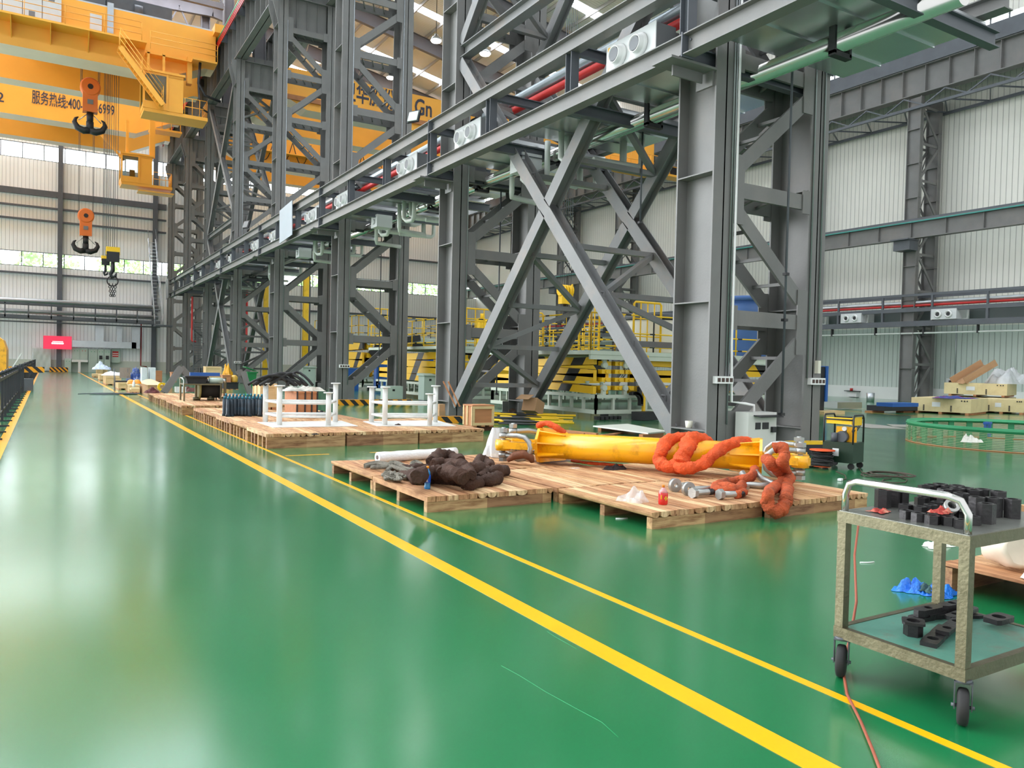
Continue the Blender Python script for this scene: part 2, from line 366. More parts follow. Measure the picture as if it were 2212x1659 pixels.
# trees outside the far windows
LEAF=mat('outdoor_foliage',(176,208,140),.7,0,.35,2)
rnd=random.Random(3)
for i in range(9):
    x0=-14+i*7.0; t=thing('tree','leafy green tree outside the lower far windows, number %s from the left'%['one','two','three','four','five','six','seven','eight','nine'][i],'tree',(x0,FW+9,0),'trees outside the far windows')
    part('trunk',B().tube([(x0,FW+9,0),(x0+.3,FW+9,5),(x0,FW+9,9)],[.35,.25,.12],8),BRN,t)
    c=B()
    for k in range(900):
        a=rnd.uniform(0,6.28); h=rnd.uniform(-1,1); rr=3.0*math.sqrt(1-h*h)*rnd.uniform(.55,1.05); p=V((x0+rr*math.cos(a),FW+9+.7*rr*math.sin(a),9.5+h*3.6))
        u=V((rnd.uniform(-1,1),rnd.uniform(-1,1),rnd.uniform(-1,1))).normalized()*.3; v=u.orthogonal().normalized()*.2
        n=len(c.v); c.v+=[tuple(p-u),tuple(p+v),tuple(p+u),tuple(p-v)]; c.face([n,n+1,n+2,n+3])
    part('foliage',c,LEAF,t)
# roofs
def zr(x): return 32.3-.187*(x-12)
def zl(x): return 32.3+.06*(x-12)
def slope(b,x0,x1,y0,y1,zf,dz0,dz1):
    b.hexa([(x0,y0,zf(x0)+dz0),(x1,y0,zf(x1)+dz0),(x1,y1,zf(x1)+dz0),(x0,y1,zf(x0)+dz0),(x0,y0,zf(x0)+dz1),(x1,y0,zf(x1)+dz1),(x1,y1,zf(x1)+dz1),(x0,y1,zf(x0)+dz1)])
CYs=[9.94+10.23*i for i in range(8)]
rb=B(); sk=B()
ys=[-9]+[c for c in CYs]+[FW]
for y0,y1 in zip([-9.0]+CYs,CYs+[FW]):
    s0=y0+ (y1-y0)*.62; s1=s0+1.0
    if y1==FW: slope(rb,12,RW,y0,y1,zr,0,.15); slope(rb,-24,12,y0,y1,zl,0,.15); continue
    for (xa,xb,zf) in ((12,RW,zr),(-24,12,zl)):
        e=s1+(1.9 if xb==12 else 0)  # left-bay skylights made wider, shaped to throw more light on the far end
        slope(rb,xa,xb,y0,s0,zf,0,.15); slope(rb,xa,xb,e,y1,zf,0,.15); slope(sk,xa,xb,s0,e,zf,.03,.1)
roof=struct('ceiling',rb,SHEETR); part('skylight',sk,SKYM,roof)
RAFT=mat('roof_rafter_grey',(112,108,112),.6,0,.08,1)
PURL=mat('purlin_zinc',(176,172,168),.5,.2,.06,1)
pb=B()
for k in range(14):
    x=13+k*2.4; pb.box(x-.05,x+.05,-9,FW,zr(x)-.28,zr(x)-.01)
for k in range(14):
    x=11-k*2.5; pb.box(x-.05,x+.05,-9,FW,zl(x)-.28,zl(x)-.01)
struct('trim_1',pb,PURL)
for i,y in enumerate([-.29]+CYs):
    t=thing('roof_rafter','grey steel roof rafter over the bays, %s from the camera'%(['zeroth']+ORD)[i] if i else 'grey steel roof rafter just above the camera','rafter',(12,y,28))
    rf=B(); 
    for x0,x1,zf in ((12,RW,zr),(-24,12,zl)):
        q=RW if x1==RW else 12
        rf.ibeam((x0,y,zf(x0)-.85),(x1,y,zf(x1)-.85),.36,1.1,.03,.03)
    part('rafter_beam',rf,RAFT,t)
    for x in (15,20,25,30,35,40): part('knee_brace',B().bar((x,y,zr(x)-1.35),(x,y-1.6,zr(x)-.3),.07,.07),PURL,t); part('knee_brace',B().bar((x,y,zr(x)-1.35),(x,y+1.6,zr(x)-.3),.07,.07),PURL,t)
# left bay dark roof trusses
for i,y in enumerate(CYs[3:]):
    t=thing('roof_truss','dark lattice roof truss above the left crane bay, %s one'%['first','second','third','fourth','fifth'][i],'truss',(-6,y,28))
    tb=B(); tb.bar((-24,y,27.6),(11,y,27.6),.3,.4); x=-23
    while x<10: tb.bar((x,y,27.6),(x+1.7,y,31.2),.12,.12); tb.bar((x+1.7,y,31.2),(x+3.4,y,27.6),.12,.12); x+=3.4
    part('chord',tb,RAFT,t)
# ================================================================== lattice columns
NZ=[.17+2.3*k for k in range(9)]
XL,XR=10.0,12.55
def leg(b,x0,y0,top,dp=.94):
    b.box(x0,x0+.5,y0,y0+.035,0,top); b.box(x0,x0+.5,y0+dp-.035,y0+dp,0,top); b.box(x0+.24,x0+.27,y0,y0+dp,0,top)
    z=.42
    while z<top:
        b.box(x0,x0+.5,y0+.03,y0+dp-.03,z,z+.022); z+=2.3
colname=['nearest the camera behind the yellow spreader','second from the camera, right of the wooden crate','third from the camera, beside the white post frames','fourth from the camera, behind the green bin','fifth from the camera, with tall cross bracing behind it','sixth from the camera along the aisle','seventh from the camera near the steel stair','last before the far wall']
for i,y0 in enumerate(CYs):
    t=thing('lattice_column','grey steel lattice column %s'%colname[i],'column',(XL,y0,0),'lattice columns between the two bays')
    for x0,side in ((XL,-1),(XR,1)):
        b=leg(B(),x0,y0,20.2) or None
    bl=B(); leg(bl,XL,y0,20.25); br=B(); leg(br,XR,y0,20.25)
    for k,z in enumerate(NZ):
        hi=.62 if True else .3
        for yy in (y0-.012,y0+.93):
            if k%2==0: bl.box(XL+.48,XL+.76,yy,yy+.022,max(.05,z-.62),z+.62)
            else: bl.box(XL+.48,XL+.68,yy,yy+.022,z-.22,z+.22)
            if k%2==1: br.box(XR-.26,XR+.02,yy,yy+.022,z-.62,z+.62)
            else: br.box(XR-.2,XR+.02,yy,yy+.022,max(.05,z-.22),z+.22)
    for yy in (y0,y0+.905): 
        bl.prism([(XL+.01,yy,18.7),(XL+.01,yy,20.2),(XL-.3,yy,20.2),(XL-.3,yy,19.8)],(0,0,0),(0,.035,0))
    part('leg',bl,STEEL,t); part('leg',br,STEEL,t)
    for k,z in enumerate(NZ[1:],1):
        s=B()
        for yy in (y0+.0,y0+.86): s.box(XL+.62,XR-.1,yy+.012,yy+.075,z-.14,z+.14)
        for f in (.25,.5,.75): s.bar((XL+.6+f*1.7-.2,y0+.05,z-.02),(XL+.6+f*1.7+.2,y0+.88,z-.02),.05,.05)
        part('strut',s,STEEL,t)
    for k in range(8):
        za,zb=NZ[k]+.42,NZ[k+1]-.4
        xa,xb=(XL+.66,XR-.16) if k%2==0 else (XR-.16,XL+.66)
        d=B()
        for yy in (y0+.045,y0+.9): d.bar((xa,yy,za),(xb,yy,zb),.06,.27,(0,0,1))
        for f in (.2,.5,.8):
            p=V((xa,0,za)).lerp(V((xb,0,zb)),f); d.bar((p.x,y0+.05,p.z),(p.x,y0+.9,p.z),.06,.06)
        part('diagonal',d,STEEL,t)
    cb=B(); cb.box(XL+.5,XR,y0+.2,y0+.24,18.65,20.65); cb.box(XL+.5,XR,y0+.7,y0+.74,18.65,20.65); cb.box(XL,XR+.5,y0+.02,y0+.92,20.25,20.3); cb.box(XL+.5,XR,y0+.05,y0+.9,18.6,18.65)
    for x in (10.95,11.5,12.05): cb.box(x,x+.03,y0+.12,y0+.2,18.65,20.25)
    part('cap_beam',cb,STEEL,t)
    part('roof_post',B().box(11.1,11.16,y0+.15,y0+.85,20.3,31.8).box(11.74,11.8,y0+.15,y0+.85,20.3,31.8).box(11.1,11.8,y0+.48,y0+.52,20.3,31.8),RAFT,t)
def _hk(xl,xr,yb,yt,lb):
    P=G((xl+xr)/2,yb,0); x0=PY(xl,yb,P.y).x; x1=PY(xr,yb,P.y).x; z=PY((xl+xr)/2,yt,P.y).z
    solo('hazard_kerb',B().box(x0,x1,P.y,P.y+.25,0,z),HAZX,lb,'kerb')
_hk(727,890,875,863.5,'long black and yellow striped low kerb behind the big platform')
_hk(938,999,914,900,'black and yellow striped low kerb left of the framed crate')
# ================================================================== cross bracing between columns
def bracing(i,j,label):
    ya,yb=CYs[i]+.98,CYs[j]-.04
    t=thing('cross_bracing',label,'bracing',(10.2,ya,0))
    for tier,(z0,z1) in enumerate(((.35,10.2),(10.75,19.9))):
        for x in (10.25,12.8):
            for (p,q) in (((x,ya,z0),(x,yb,z1)),((x,ya,z1),(x,yb,z0))):
                if q[2]<p[2]: 
                    m1=V(p).lerp(V(q),.49); m2=V(p).lerp(V(q),.51)
                    d=B().ibeam(p,m1,.32,.30,.022,.03,(1,0,0)); d.ibeam(m2,q,.32,.30,.022,.03,(1,0,0))
                else: d=B().ibeam(p,q,.32,.30,.022,.03,(1,0,0))
                d.bar(V(p).lerp(V(q),.0),V(p).lerp(V(q),1.0),.012,.004,(1,0,0),(0,.155))
                part('diagonal',d,BRACE,t)
        for (p,q) in (((ya,z0),(yb,z1)),((ya,z1),(yb,z0))):
            fs=(.06,.17,.28,.40,.60,.72,.83,.94); pts=[V((0,p[0],p[1])).lerp(V((0,q[0],q[1])),f) for f in fs]
            for k,pt in enumerate(pts):
                part('lacing_bar',B().bar((10.35,pt.y,pt.z),(12.7,pt.y,pt.z),.16,.12,(0,0,1)),BRACE,t)
                if k<len(pts)-1 and k!=3:
                    nx=pts[k+1]; a_,b_=(10.35,12.7) if k%2==0 else (12.7,10.35); part('lacing_bar',B().bar((a_,pt.y,pt.z),(b_,nx.y,nx.z),.14,.12,(0,0,1)),BRACE,t)
    for x in (10.25,12.8): part('tie_beam',B().ibeam((x,ya,10.5),(x,yb,10.5),.3,.34,.022,.02),BRACE,t)
bracing(0,1,'big grey crossed braces between the two nearest lattice columns')
bracing(4,5,'grey crossed braces between the fifth and sixth lattice columns')
# ================================================================== crane runways
def runway(x,z0,z1,label,y0,y1,bw=.35,step=1.28,top=True,xs=1):
    t=thing('crane_runway_girder',label,'girder',(x,y0,z0))
    b=B().box(x-bw,x+bw,y0,y1,z0,z0+.05).box(x-bw,x+bw,y0,y1,z1-.05,z1).box(x-.02,x+.02,y0,y1,z0,z1)
    y=y0+.3
    while y<y1: b.box(x-bw+.05,x+bw-.05,y,y+.03,z0+.05,z1-.05); y+=step
    part('girder',b,STEEL,t); part('rail',B().box(x-.05,x+.05,y0,y1,z1,z1+.14),STEELD,t)
    return t
t=runway(10.25,20.32,22.9,'tall grey crane runway girder above the aisle columns',2,FW)
for k in range(4):
    part('conductor_bar',B().box(9.6,9.66,2,FW,22.35+.17*k,22.43+.17*k),RED if k<3 else GRN,t,'green earth conductor' if k==3 else 'red conductor bar')
y=6
while y<FW: part('conductor_bracket',B().box(9.62,10.2,y,y+.05,22.3,23.0),STEELD,t); y+=2.4
runway(12.8,20.32,22.9,'grey crane runway girder on the right-bay side of the columns',2,FW)
# right wall columns, runways
RC=[26.2-8.9,26.2,26.2+8.9,26.2+17.8,26.2+26.7,26.2+35.6,26.2+44.5]
rcn=['just beyond the right edge','right of the hydraulic unit','third','fourth','fifth','sixth','seventh']
for i,y0 in enumerate(RC[1:]):
    t=thing('wall_column','grey lattice column against the right wall, %s from the right'%['first','second','third','fourth','fifth','sixth'][i],'column',(42.6,y0,0),'lattice columns along the right wall')
    for x0 in (42.35,44.2):
        b=B(); b.box(x0,x0+.32,y0,y0+.03,0,17.4); b.box(x0,x0+.32,y0+.75,y0+.78,0,17.4); b.box(x0+.15,x0+.17,y0,y0+.78,0,17.4)
        z=1.9
        while z<17: b.box(x0,x0+.32,y0,y0+.78,z,z+.02); z+=1.95
        part('leg',b,STEEL,t)
    z=.2;k=0
    while z<16:
        d=B()
        for yy in (y0+.05,y0+.72):
            d.bar((42.6 if k%2==0 else 44.3,yy,z),(44.3 if k%2==0 else 42.6,yy,z+1.9),.05,.16); d.box(42.6,44.3,yy,yy+.05,z+1.88,z+2.02)
        d.bar((42.6,y0,z+.3),(44.3,y0+.75,z+1.6),.05,.06)
        part('diagonal',d,STEEL,t); z+=2.1;k+=1
    part('corbel',B().box(41.55,42.35,y0-.1,y0+.88,8.6,9.2).box(41.3,42.35,y0-.15,y0+.93,9.15,9.22),STEELD,t)
t=runway(42.1,9.26,10.26,'grey light-crane runway girder half way up the right wall',-4,FW,.2,2.0)
part('conductor_bar',B().box(41.84,41.9,-4,FW,10.15,10.22),mat('teal_strip',(46,140,130),.4,0,.05,2),t,'teal conductor strip')
t=runway(42.6,17.5,19.1,'tall grey crane runway girder high on the right wall',-4,FW,.3,1.35)
b=B(); y=-4
b.bar((42.3,-4,16.75),(42.3,FW,16.75),.15,.15); b.bar((44.6,-4,16.75),(44.6,FW,16.75),.15,.15)
while y<FW-3: b.bar((42.3,y,17.4),(42.3,y+1.2,16.8),.07,.07); b.bar((42.3,y+1.2,16.8),(42.3,y+2.4,17.4),.07,.07); b.bar((42.3,y,16.8),(44.6,y+1.2,16.8),.07,.07); b.bar((44.6,y+1.2,16.8),(42.3,y+2.4,16.8),.07,.07); y+=2.4
part('lattice_walkway',b,STEELD,t)
part('walkway_plate',B().box(42.6,44.9,-4,FW,19.1,19.25).box(42.2,42.3,-4,FW,19.1,20.0),STEELD,t)
# far wall framing and pipe gallery
for i,x in enumerate((.95,9.0,-9.5)):
    t=thing('wall_column',['grey steel post on the far wall, behind the red screen','grey steel post at the right end of the aisle far wall','grey steel post on the far wall, left edge'][i],'column',(x,FW-.4,0)); part('post',B().ibeam((x,FW-.25,0),(x,FW-.25,30),.4,.4,.03,.02,(0,1,0)),STEELD,t)
    if i==0: part('hazard_base',B().box(x-.75,x+.75,FW-.75,FW-.5,0,.42),HAZX,t)
for i,(z,h) in enumerate(((16.1,.55),(13.8,.16),(8.9,.16),(15.0,.16))):
    solo('wall_girt',B().box(-20,10,FW-.3,FW-.05,z,z+h),STEELD,['deep horizontal wind beam across the far wall under the crane','thin horizontal rail on the far wall, upper','thin horizontal rail on the far wall just below the lower windows','thin horizontal rail on the far wall under the wind beam'][i],'wall rail',loc=(0,FW-.2,z))
for k,(z) in enumerate((6.9,13.5)):
    solo('wall_girt',B().box(13.5,RW-2,FW-.3,FW-.05,z,z+.18),STEELD,['thin horizontal rail on the right bay far wall, lower','thin horizontal rail on the right bay far wall, upper'][k],'wall rail',loc=(28,FW-.2,z))
t=thing('pipe_gallery','grey pipe gallery with silver ducts across the far end of the aisle','gallery',(-6,FW-2.5,4.5))
b=B()
for yy in (FW-2.6,FW-.9):
    b.box(-20,9.3,yy,yy+.18,4.75,5.05); b.box(-20,9.3,yy,yy+.12,6.0,6.15)
x=-19
while x<9: b.box(x,x+.1,FW-2.6,FW-2.5,4.8,6.1); b.box(x,x+.1,FW-2.6,FW-.8,4.8,4.9); x+=1.75
part('frame',b,STEELD,t)
part('silver_duct',B().tube([(-20,FW-1.9,6.35),(9.2,FW-1.9,6.35)],.22,12).tube([(-20,FW-1.7,5.4),(9.2,FW-1.7,5.4)],.2,12),ALU,t)
part('thin_pipe',B().tube([(-20,FW-2.5,4.45),(9.3,FW-2.5,4.45)],.06,8),STEELD,t)
# wall ducts and cabinets at the far end
b=B()
b.box(2.0,7.4,FW-.95,FW-.45,2.35,2.95); b.box(3.9,4.6,FW-.9,FW-.4,2.9,4.5); b.box(5.7,6.15,FW-.9,FW-.4,2.9,4.5); b.box(7.0,7.7,FW-.95,FW-.45,2.35,4.6)
solo('wall_duct',b,ALU,'silver rectangular air duct with three risers on the far wall','duct')
b=B().tube([(7.85,FW-.5,4.8),(7.85,FW-.5,.7),(8.4,FW-.5,.6)],.06,8)
solo('wall_pipe',b,REDD,'dark red fire pipe running down the far wall','pipe')
def cabinet(x0,x1,h,label,m=CAB,d=.6,nd=1,z0=.0):
    t=thing('switch_cabinet',label,'cabinet',((x0+x1)/2,FW-d-.1,z0))
    part('body',B().box(x0,x1,FW-d-.1,FW-.1,z0,h),m,t)
    for k in range(nd):
        a=x0+(x1-x0)*k/nd; c=x0+(x1-x0)*(k+1)/nd
        p=part('door',B().box(a+.03,c-.03,FW-d-.13,FW-d-.1,z0+.05,h-.05),m,t)
        part('indicator',B().cyl(((a+c)/2-.12,FW-d-.17,h-.25),((a+c)/2-.12,FW-d-.13,h-.25),.035).cyl(((a+c)/2+.12,FW-d-.17,h-.25),((a+c)/2+.12,FW-d-.13,h-.25),.035),REDT if k else GRN,p)
cabinet(.96+.45,1.95,1.25,'short grey-green cabinet right of the hazard-striped post')
cabinet(2.0,3.3,2.25,'double grey-green switch cabinet left of the tall ones on the far wall',nd=2,z0=.9)
cabinet(3.35,4.1,2.2,'tall grey-green switch cabinet in the middle of the far row')
cabinet(4.12,4.65,2.2,'tall grey-green switch cabinet with a dark meter, left of a pair')
cabinet(4.67,5.2,2.2,'tall grey-green switch cabinet with a dark meter, right of a pair')
for x in (4.25,4.8): solo('panel_meter',B().box(x,x+.26,FW-.78,FW-.735,1.25,1.6),BLK,'dark square meter on a far grey-green cabinet','meter','meters on the far cabinets')
t=thing('warning_box','grey-green wall box with a red printed warning sheet','box',(5.6,FW-.4,1.1)); part('body',B().box(5.3,6.05,FW-.4,FW-.05,.95,2.25),CAB,t); part('notice',B().box(5.38,5.9,FW-.42,FW-.4,1.5,2.05),REDT,t); part('notice_lines',B().box(5.4,5.88,FW-.425,FW-.42,1.62,1.68).box(5.4,5.88,FW-.425,FW-.42,1.8,1.86),WTXT,t)
t=thing('plastic_wrapped_panel','upright panel wrapped in clear film beside the red screen','panel',(-.6,FW-1,0)); part('panel',B().box(-1.1,.3,FW-.6,FW-.4,.1,2.1),CAB,t); part('film',B().grid(lambda u,v:V((-1.2+1.5*u,FW-.68-.04*math.sin(u*19)*math.cos(v*11),.05+2.15*v)),14,14),TRAN,t)
solo('t_duct',B().box(1.98,3.3,FW-1.0,FW-.85,.95,1.15).box(2.5,2.7,FW-1.0,FW-.85,0,.95),WHITE,'white T-shaped stand before the far switch cabinets','stand')
# red display
t=thing('display_screen','bright red display screen hanging on the far wall post','screen',(.85,FW-1.2,2.1))
part('panel',B().box(-.3,1.95,FW-1.25,FW-1.15,2.1,3.3),SCREEN,t)
b=B()
for k in range(9): b.box(.42+k*.095,.50+k*.095,FW-1.258,FW-1.252,2.76,2.82)
for k in range(7): b.cyl((.42+k*.135,FW-1.258,2.63),(.42+k*.135,FW-1.252,2.63),.085,10)
part('lettering',b,SCRW,t,'blurred white line of characters')

# service gallery along the right wall
t=thing('wall_gallery','dark service gallery with red pipe running along the right wall','gallery',(42.2,-4,4.3))
part('upper_beam',B().box(42.1,42.3,-4,83,5.12,5.34),STEELD,t); part('lower_beam',B().box(42.1,42.3,-4,83,4.3,4.6),STEELD,t); part('top_rail',B().box(42.1,42.2,-4,83,6.0,6.14).box(43.4,43.5,-4,83,6.0,6.14),STEELD,t)
part('red_pipe',B().tube([(42.5,-4,5.5),(42.5,83,5.5)],.07,8),RED,t); part('silver_pipe',B().tube([(42.6,-4,5.68),(42.6,83,5.68)],.1,8).tube([(42.9,-4,5.7),(42.9,83,5.7)],.08,8),ALU,t); part('thin_pipe',B().tube([(42.4,-4,3.92),(42.4,83,3.92)],.05,8),INSUL,t)
part('back_plate',B().box(43.6,43.65,-4,83,4.5,5.3),mat('gallery_back',(96,104,104),.5,0,.1,1),t)
y=22
while y<80:
    part('post',B().box(42.1,42.25,y,y+.12,4.6,5.12).box(42.1,42.2,y,y+.1,5.34,6.0),STEELD,t); part('pipe_loop',B().tube([(42.6,y+1.3,5.1),(42.6,y+1.3,4.65),(42.6,y+1.9,4.62),(42.6,y+1.9,4.75)],.07,8),INSUL,t); part('hanger',B().box(42.3,42.5,y+.6,y+.66,3.85,4.3),BLK,t); y+=2.97
k=0
for y0 in RC[1:]:
    for dy in (3.1,-2.6):
        y=y0+dy; k+=1
        t=thing('air_diffuser_box','white twin-nozzle air box on the right wall gallery, number %d from the right'%k,'air diffuser',(42.05,y,4.6),'twin-nozzle air boxes on the right wall')
        part('front_panel',B().box(42.02,43.3,y,y+1.4,4.63,5.2),BOXG,t)
        for f in (.3,.72): part('nozzle',B().lathe((42.02,y+1.4*f,4.91),[(.22,0),(.2,.06),(.15,.12),(.14,.04)],18,(-1,0,0)),PLAST,t); part('throat',B().cyl((41.97,y+1.4*f,4.91),(42.0,y+1.4*f,4.91),.11,14),BLK,t)
# ================================================================== service gallery on the aisle side of the columns
gy0,gy1=6.62,75.0
def gbeam(x,z0,z1,label):
    t=thing('gallery_beam',label,'beam',(x,gy0,z0))
    ys=[gy0]+CYs[:7]+[gy1]
    for a,c in zip(ys,ys[1:]):
        part('beam_length',B().ibeam((x,a+.03,(z0+z1)/2),(x,c-.03,(z0+z1)/2),.26,z1-z0,.02,.02),STEELD if 0 else STEEL,t)
    for y in CYs[:7]:
        b=B().box(x-.14,x+.14,y-.012,y+.012,z0-.03,z1+.03)
        for s_ in (-.09,.09):
            for zz in (z0+.08,z1-.1):
                b.cyl((x-.03,y+s_,zz),(x-.014,y+s_,zz),.022,8)
        part('end_plate',b,STEELD,t)
    return t
gbeam(9.3,8.02,8.36,'upper grey beam of the service gallery running along the columns')
gbeam(9.3,6.84,7.19,'lower grey beam of the service gallery running along the columns')
gbeam(13.0,7.34,7.6,'grey gallery beam on the right-bay side of the columns')
posts=[]
for i,y in enumerate(CYs[:7]):
    for k,f in enumerate((0,1/3,2/3)):
        yy=y+f*10.23
        if yy<74: posts.append((yy,k))
for n_,(yy,k) in enumerate([(6.75,2)]+posts):
    t=thing('gallery_frame','dark grey post and cross beam of the service gallery, frame %d from the camera'%(n_+1),'frame',(9.3,yy,7),'post and beam frames of the service gallery')
    part('post',B().ibeam((9.3,yy,7.19),(9.3,yy,8.02),.2,.2,.015,.015,(0,1,0)),STEELD,t)
    part('cross_beam',B().ibeam((9.4,yy+.2,6.98),(13.2,yy+.2,6.98),.16,.26,.02,.015),STEELD,t)
    part('cross_beam',B().ibeam((9.4,yy+.2,8.2),(13.2,yy+.2,8.2),.14,.2,.02,.015),STEELD,t)
for i,y in enumerate(CYs[:6]):
    solo('bracket',B().box(8.95,10.0,y+.0,y+.5,6.76,6.8).box(9.95,10.0,y+.05,y+.45,6.5,6.8).box(9.2,9.9,y+.24,y+.27,6.58,6.76),STEEL,'grey steel bracket carrying the gallery beam on the %s column'%ORD[i],'bracket','brackets under the gallery beam')
# diffuser boxes
def diffuser(y,label,w=1.47,xd=12.0):
    t=thing('air_diffuser_box',label,'air diffuser',(9.6,y,7.36),'twin-nozzle air boxes in the service gallery')
    part('front_panel',B().box(9.58,9.6,y,y+w,7.34,7.95),BOXG,t)
    part('duct_body',B().box(9.6,xd,y+.01,y+w-.01,7.36,7.93),mat_duct,t)
    for f in (.3,.72):
        c=V((9.58,y+w*f,7.64))
        o=part('nozzle',B().lathe(c,[(.225,-.0),(.225,.03),(.20,.05),(.17,.07),(.165,.16),(.15,.16),(.135,.10),(.13,.03)],24,(-1,0,0)),PLAST,t)
        part('throat',B().cyl(c+V((-.155,0,0)),c+V((-.02,0,0)),.128,20),mat_throat,o)
    part('label_sticker',B().box(9.574,9.58,y+w-.12,y+w-.05,7.82,7.9),mat_sticker,t,'small yellow sticker')
    return t
mat_duct=mat('grey_duct_side',(122,124,126),.5,.3,.06,1.5); mat_throat=mat('nozzle_throat',(96,100,104),.5,0,.03,2); mat_sticker=mat('yellow_sticker',(236,176,30),.5)
first=True
dpos=[]
for i,c in enumerate(CYs[:7]):
    dpos.append((c+1.15 if i==0 else c+1.7,i,0)); dpos.append((c+7.9,i,1))
for k,(y,i,h) in enumerate(dpos):
    if y>74: continue
    diffuser(y,'white twin-nozzle air box in the gallery %s'%(('just beyond the %s column'%ORD[i]) if h==0 else ('shortly before the column after the %s'%ORD[i])),1.47,10.08 if i in (0,4) else 12.0)
# galvanised duct trunks under the deck, one per bay, two panels each
k=0
for yy,kk in [(6.7,2)]+posts:
    if yy>60: break
    k+=1
    b=B().box(9.55,13.1,yy+.35,yy+3.0,7.2,7.30)
    b.box(9.55,13.1,yy+1.2,yy+1.23,7.17,7.2); b.box(9.55,13.1,yy+2.2,yy+2.23,7.17,7.2); b.box(9.5,9.55,yy+.35,yy+3.0,7.17,7.33)
    solo('deck_tray',b,GALV,'shiny galvanised tray closing the gallery floor, number %d from the camera'%k,'tray','galvanised trays of the gallery deck')
# long pipes on the gallery
solo('grey_pipe',B().tube([(11,8.5,8.82),(11,70,8.82)],.13,16),mat('grey_pipe_coat',(150,158,162),.3,.5,.08,2),'fat grey pipe above the red one on the gallery','pipe')
solo('red_pipe',B().tube([(11,8.5,8.56),(11,70,8.56)],.10,14),RED,'long red fire pipe on top of the service gallery','pipe')
solo('cable_tray',B().box(11.3,11.8,8.5,70,8.98,9.0).box(11.3,11.32,8.5,70,9.0,9.12).box(11.78,11.8,8.5,70,9.0,9.12),ALU,'light metal cable tray above the gallery pipes','cable tray')
solo('pipe_rack',B().tube([(12.2,8.5,8.6),(12.2,70,8.6)],.09,12).tube([(12.5,8.5,8.6),(12.5,70,8.6)],.07,12),INSUL,'pair of pale pipes behind the red gallery pipe','pipe')
t=thing('polished_pipe','polished steel pipe hung under the service gallery','pipe',(11.2,6,6.95))
part('pipe',B().tube([(11.2,6.35,6.98),(11.2,70,6.98)],.165,24),INOX,t)
for n_,yy in enumerate((8.3,12.9,16.8,20.6,24.0,28.0,34.7,38.9,45,51,58)):
    part('hanger',B().box(10.98,11.42,yy,yy+.12,6.72,6.80).box(10.98,11.03,yy,yy+.12,6.75,7.3).box(11.37,11.42,yy,yy+.12,6.75,7.3),BLK,t)
# lagged loops below the deck
def loops(x,y,n,label):
    b=B(); r=.075
    b.tube([(x,y,7.2),(x,y,6.55),(x+.05,y-.12,6.45),(x+.1,y-.5,6.42),(x+.1,y-.62,6.5),(x+.1,y-.65,7.2)],r,10)
    b.tube([(x+.4,y+.3,7.2),(x+.4,y+.3,6.75),(x+.45,y+.15,6.65),(x+1.6,y-.2,6.6),(x+1.75,y-.2,6.7),(x+1.75,y-.2,7.2)],r*1.2,10)
    b.tube([(x+.6,y-.5,6.5),(x+1.9,y-.6,6.5),(x+2.0,y-.6,6.6),(x+2.0,y-.6,7.2)],r,10)
    b.tube([(x+.2,y+.9,7.2),(x+.2,y+.9,6.4),(x+.25,y+1.0,6.3),(x+1.4,y+1.3,6.3)],r,10)
    solo('lagged_pipe',b,INSUL,label,'pipe','white lagged pipe loops under the gallery')
for k,y in enumerate((15.6,18.0,25.2,28.5,35.5,45.8,57)):
    loops(10.0+.4*(k%2)+.6,y,0,'white lagged pipe loop hanging under the gallery, number %d from the camera'%(k+1))
# long electric boxes with small fans on the gallery underside
for k,y in enumerate((16.9,27.0,37.2)):
    solo('valve_unit',B().box(10.3,10.9,y,y+.6,6.5,6.95).cyl((10.25,y+.3,6.7),(10.3,y+.3,6.7),.1,12),BOXG,'pale grey valve unit under the gallery, %s from the camera'%ORD[k],'valve unit','valve units under the gallery')
# drop rods
for k,(y,z) in enumerate(((10.6,.7),(14.5,5.0),(20.9,.6),(30.9,.6),(41.2,.7))):
    x=12.0 if k!=1 else 12.2
    if k==0: x=11.72; y=9.75
    t=thing('hanging_rod','thin grey rod hanging from the gallery beside the %s column'%ORD[k if k==0 else max(0,k-1)] if k!=1 else 'short thin rod hanging from the gallery between the two nearest columns','rod',(x,y,z))
    part('rod',B().tube([(x,y,z),(x,y,7.2 if k else 12)],.022,8),STEELD,t)
    for zz in (z,z+1.75,z+2.6) if k!=1 else (z,): part('clamp',B().box(x-.05,x+.05,y-.04,y+.04,zz,zz+.05),BLK,t)
# conduits and socket boxes on the columns
def sockets(x,y,z,label):
    t=thing('socket_box',label,'socket box',(x,y,z),'white four-socket boxes on the columns')
    part('body',B().box(x,x+.42,y-.09,y,z,z+.13),PLAST,t)
    for k in range(4): part('socket',B().box(x+.03+k*.1,x+.10+k*.1,y-.095,y-.088,z+.03,z+.10),mat_sock,t)
mat_sock=mat('socket_dark',(70,48,40),.5)
sockets(10.12,9.94,1.28,'white four-socket box on the inner leg of the nearest column')
sockets(12.66,9.94,1.28,'white four-socket box on the outer leg of the nearest column')
sockets(10.1,30.4,1.28,'white four-socket box on the third lattice column')
sockets(10.1,50.86,1.28,'white four-socket box on the fifth lattice column')
cd=B()
for x,z0 in ((10.42,1.4),(10.475,.55)): cd.tube([(x,9.92,z0),(x,9.92,20)],.016,8)
solo('conduit',cd,CONDU,'pair of shiny conduits up the inner leg of the nearest column','conduit')
cd=B()
for x,z0 in ((12.62,1.4),(12.9,1.75)): cd.tube([(x,9.92,z0),(x,9.92,20)],.016,8)
solo('conduit',cd,CONDU,'pair of shiny conduits up the outer leg of the nearest column','conduit')
solo('switch_box',B().box(12.86,12.94,9.86,9.94,1.5,1.75),CREAM,'small cream box at the end of a conduit on the nearest column','box')
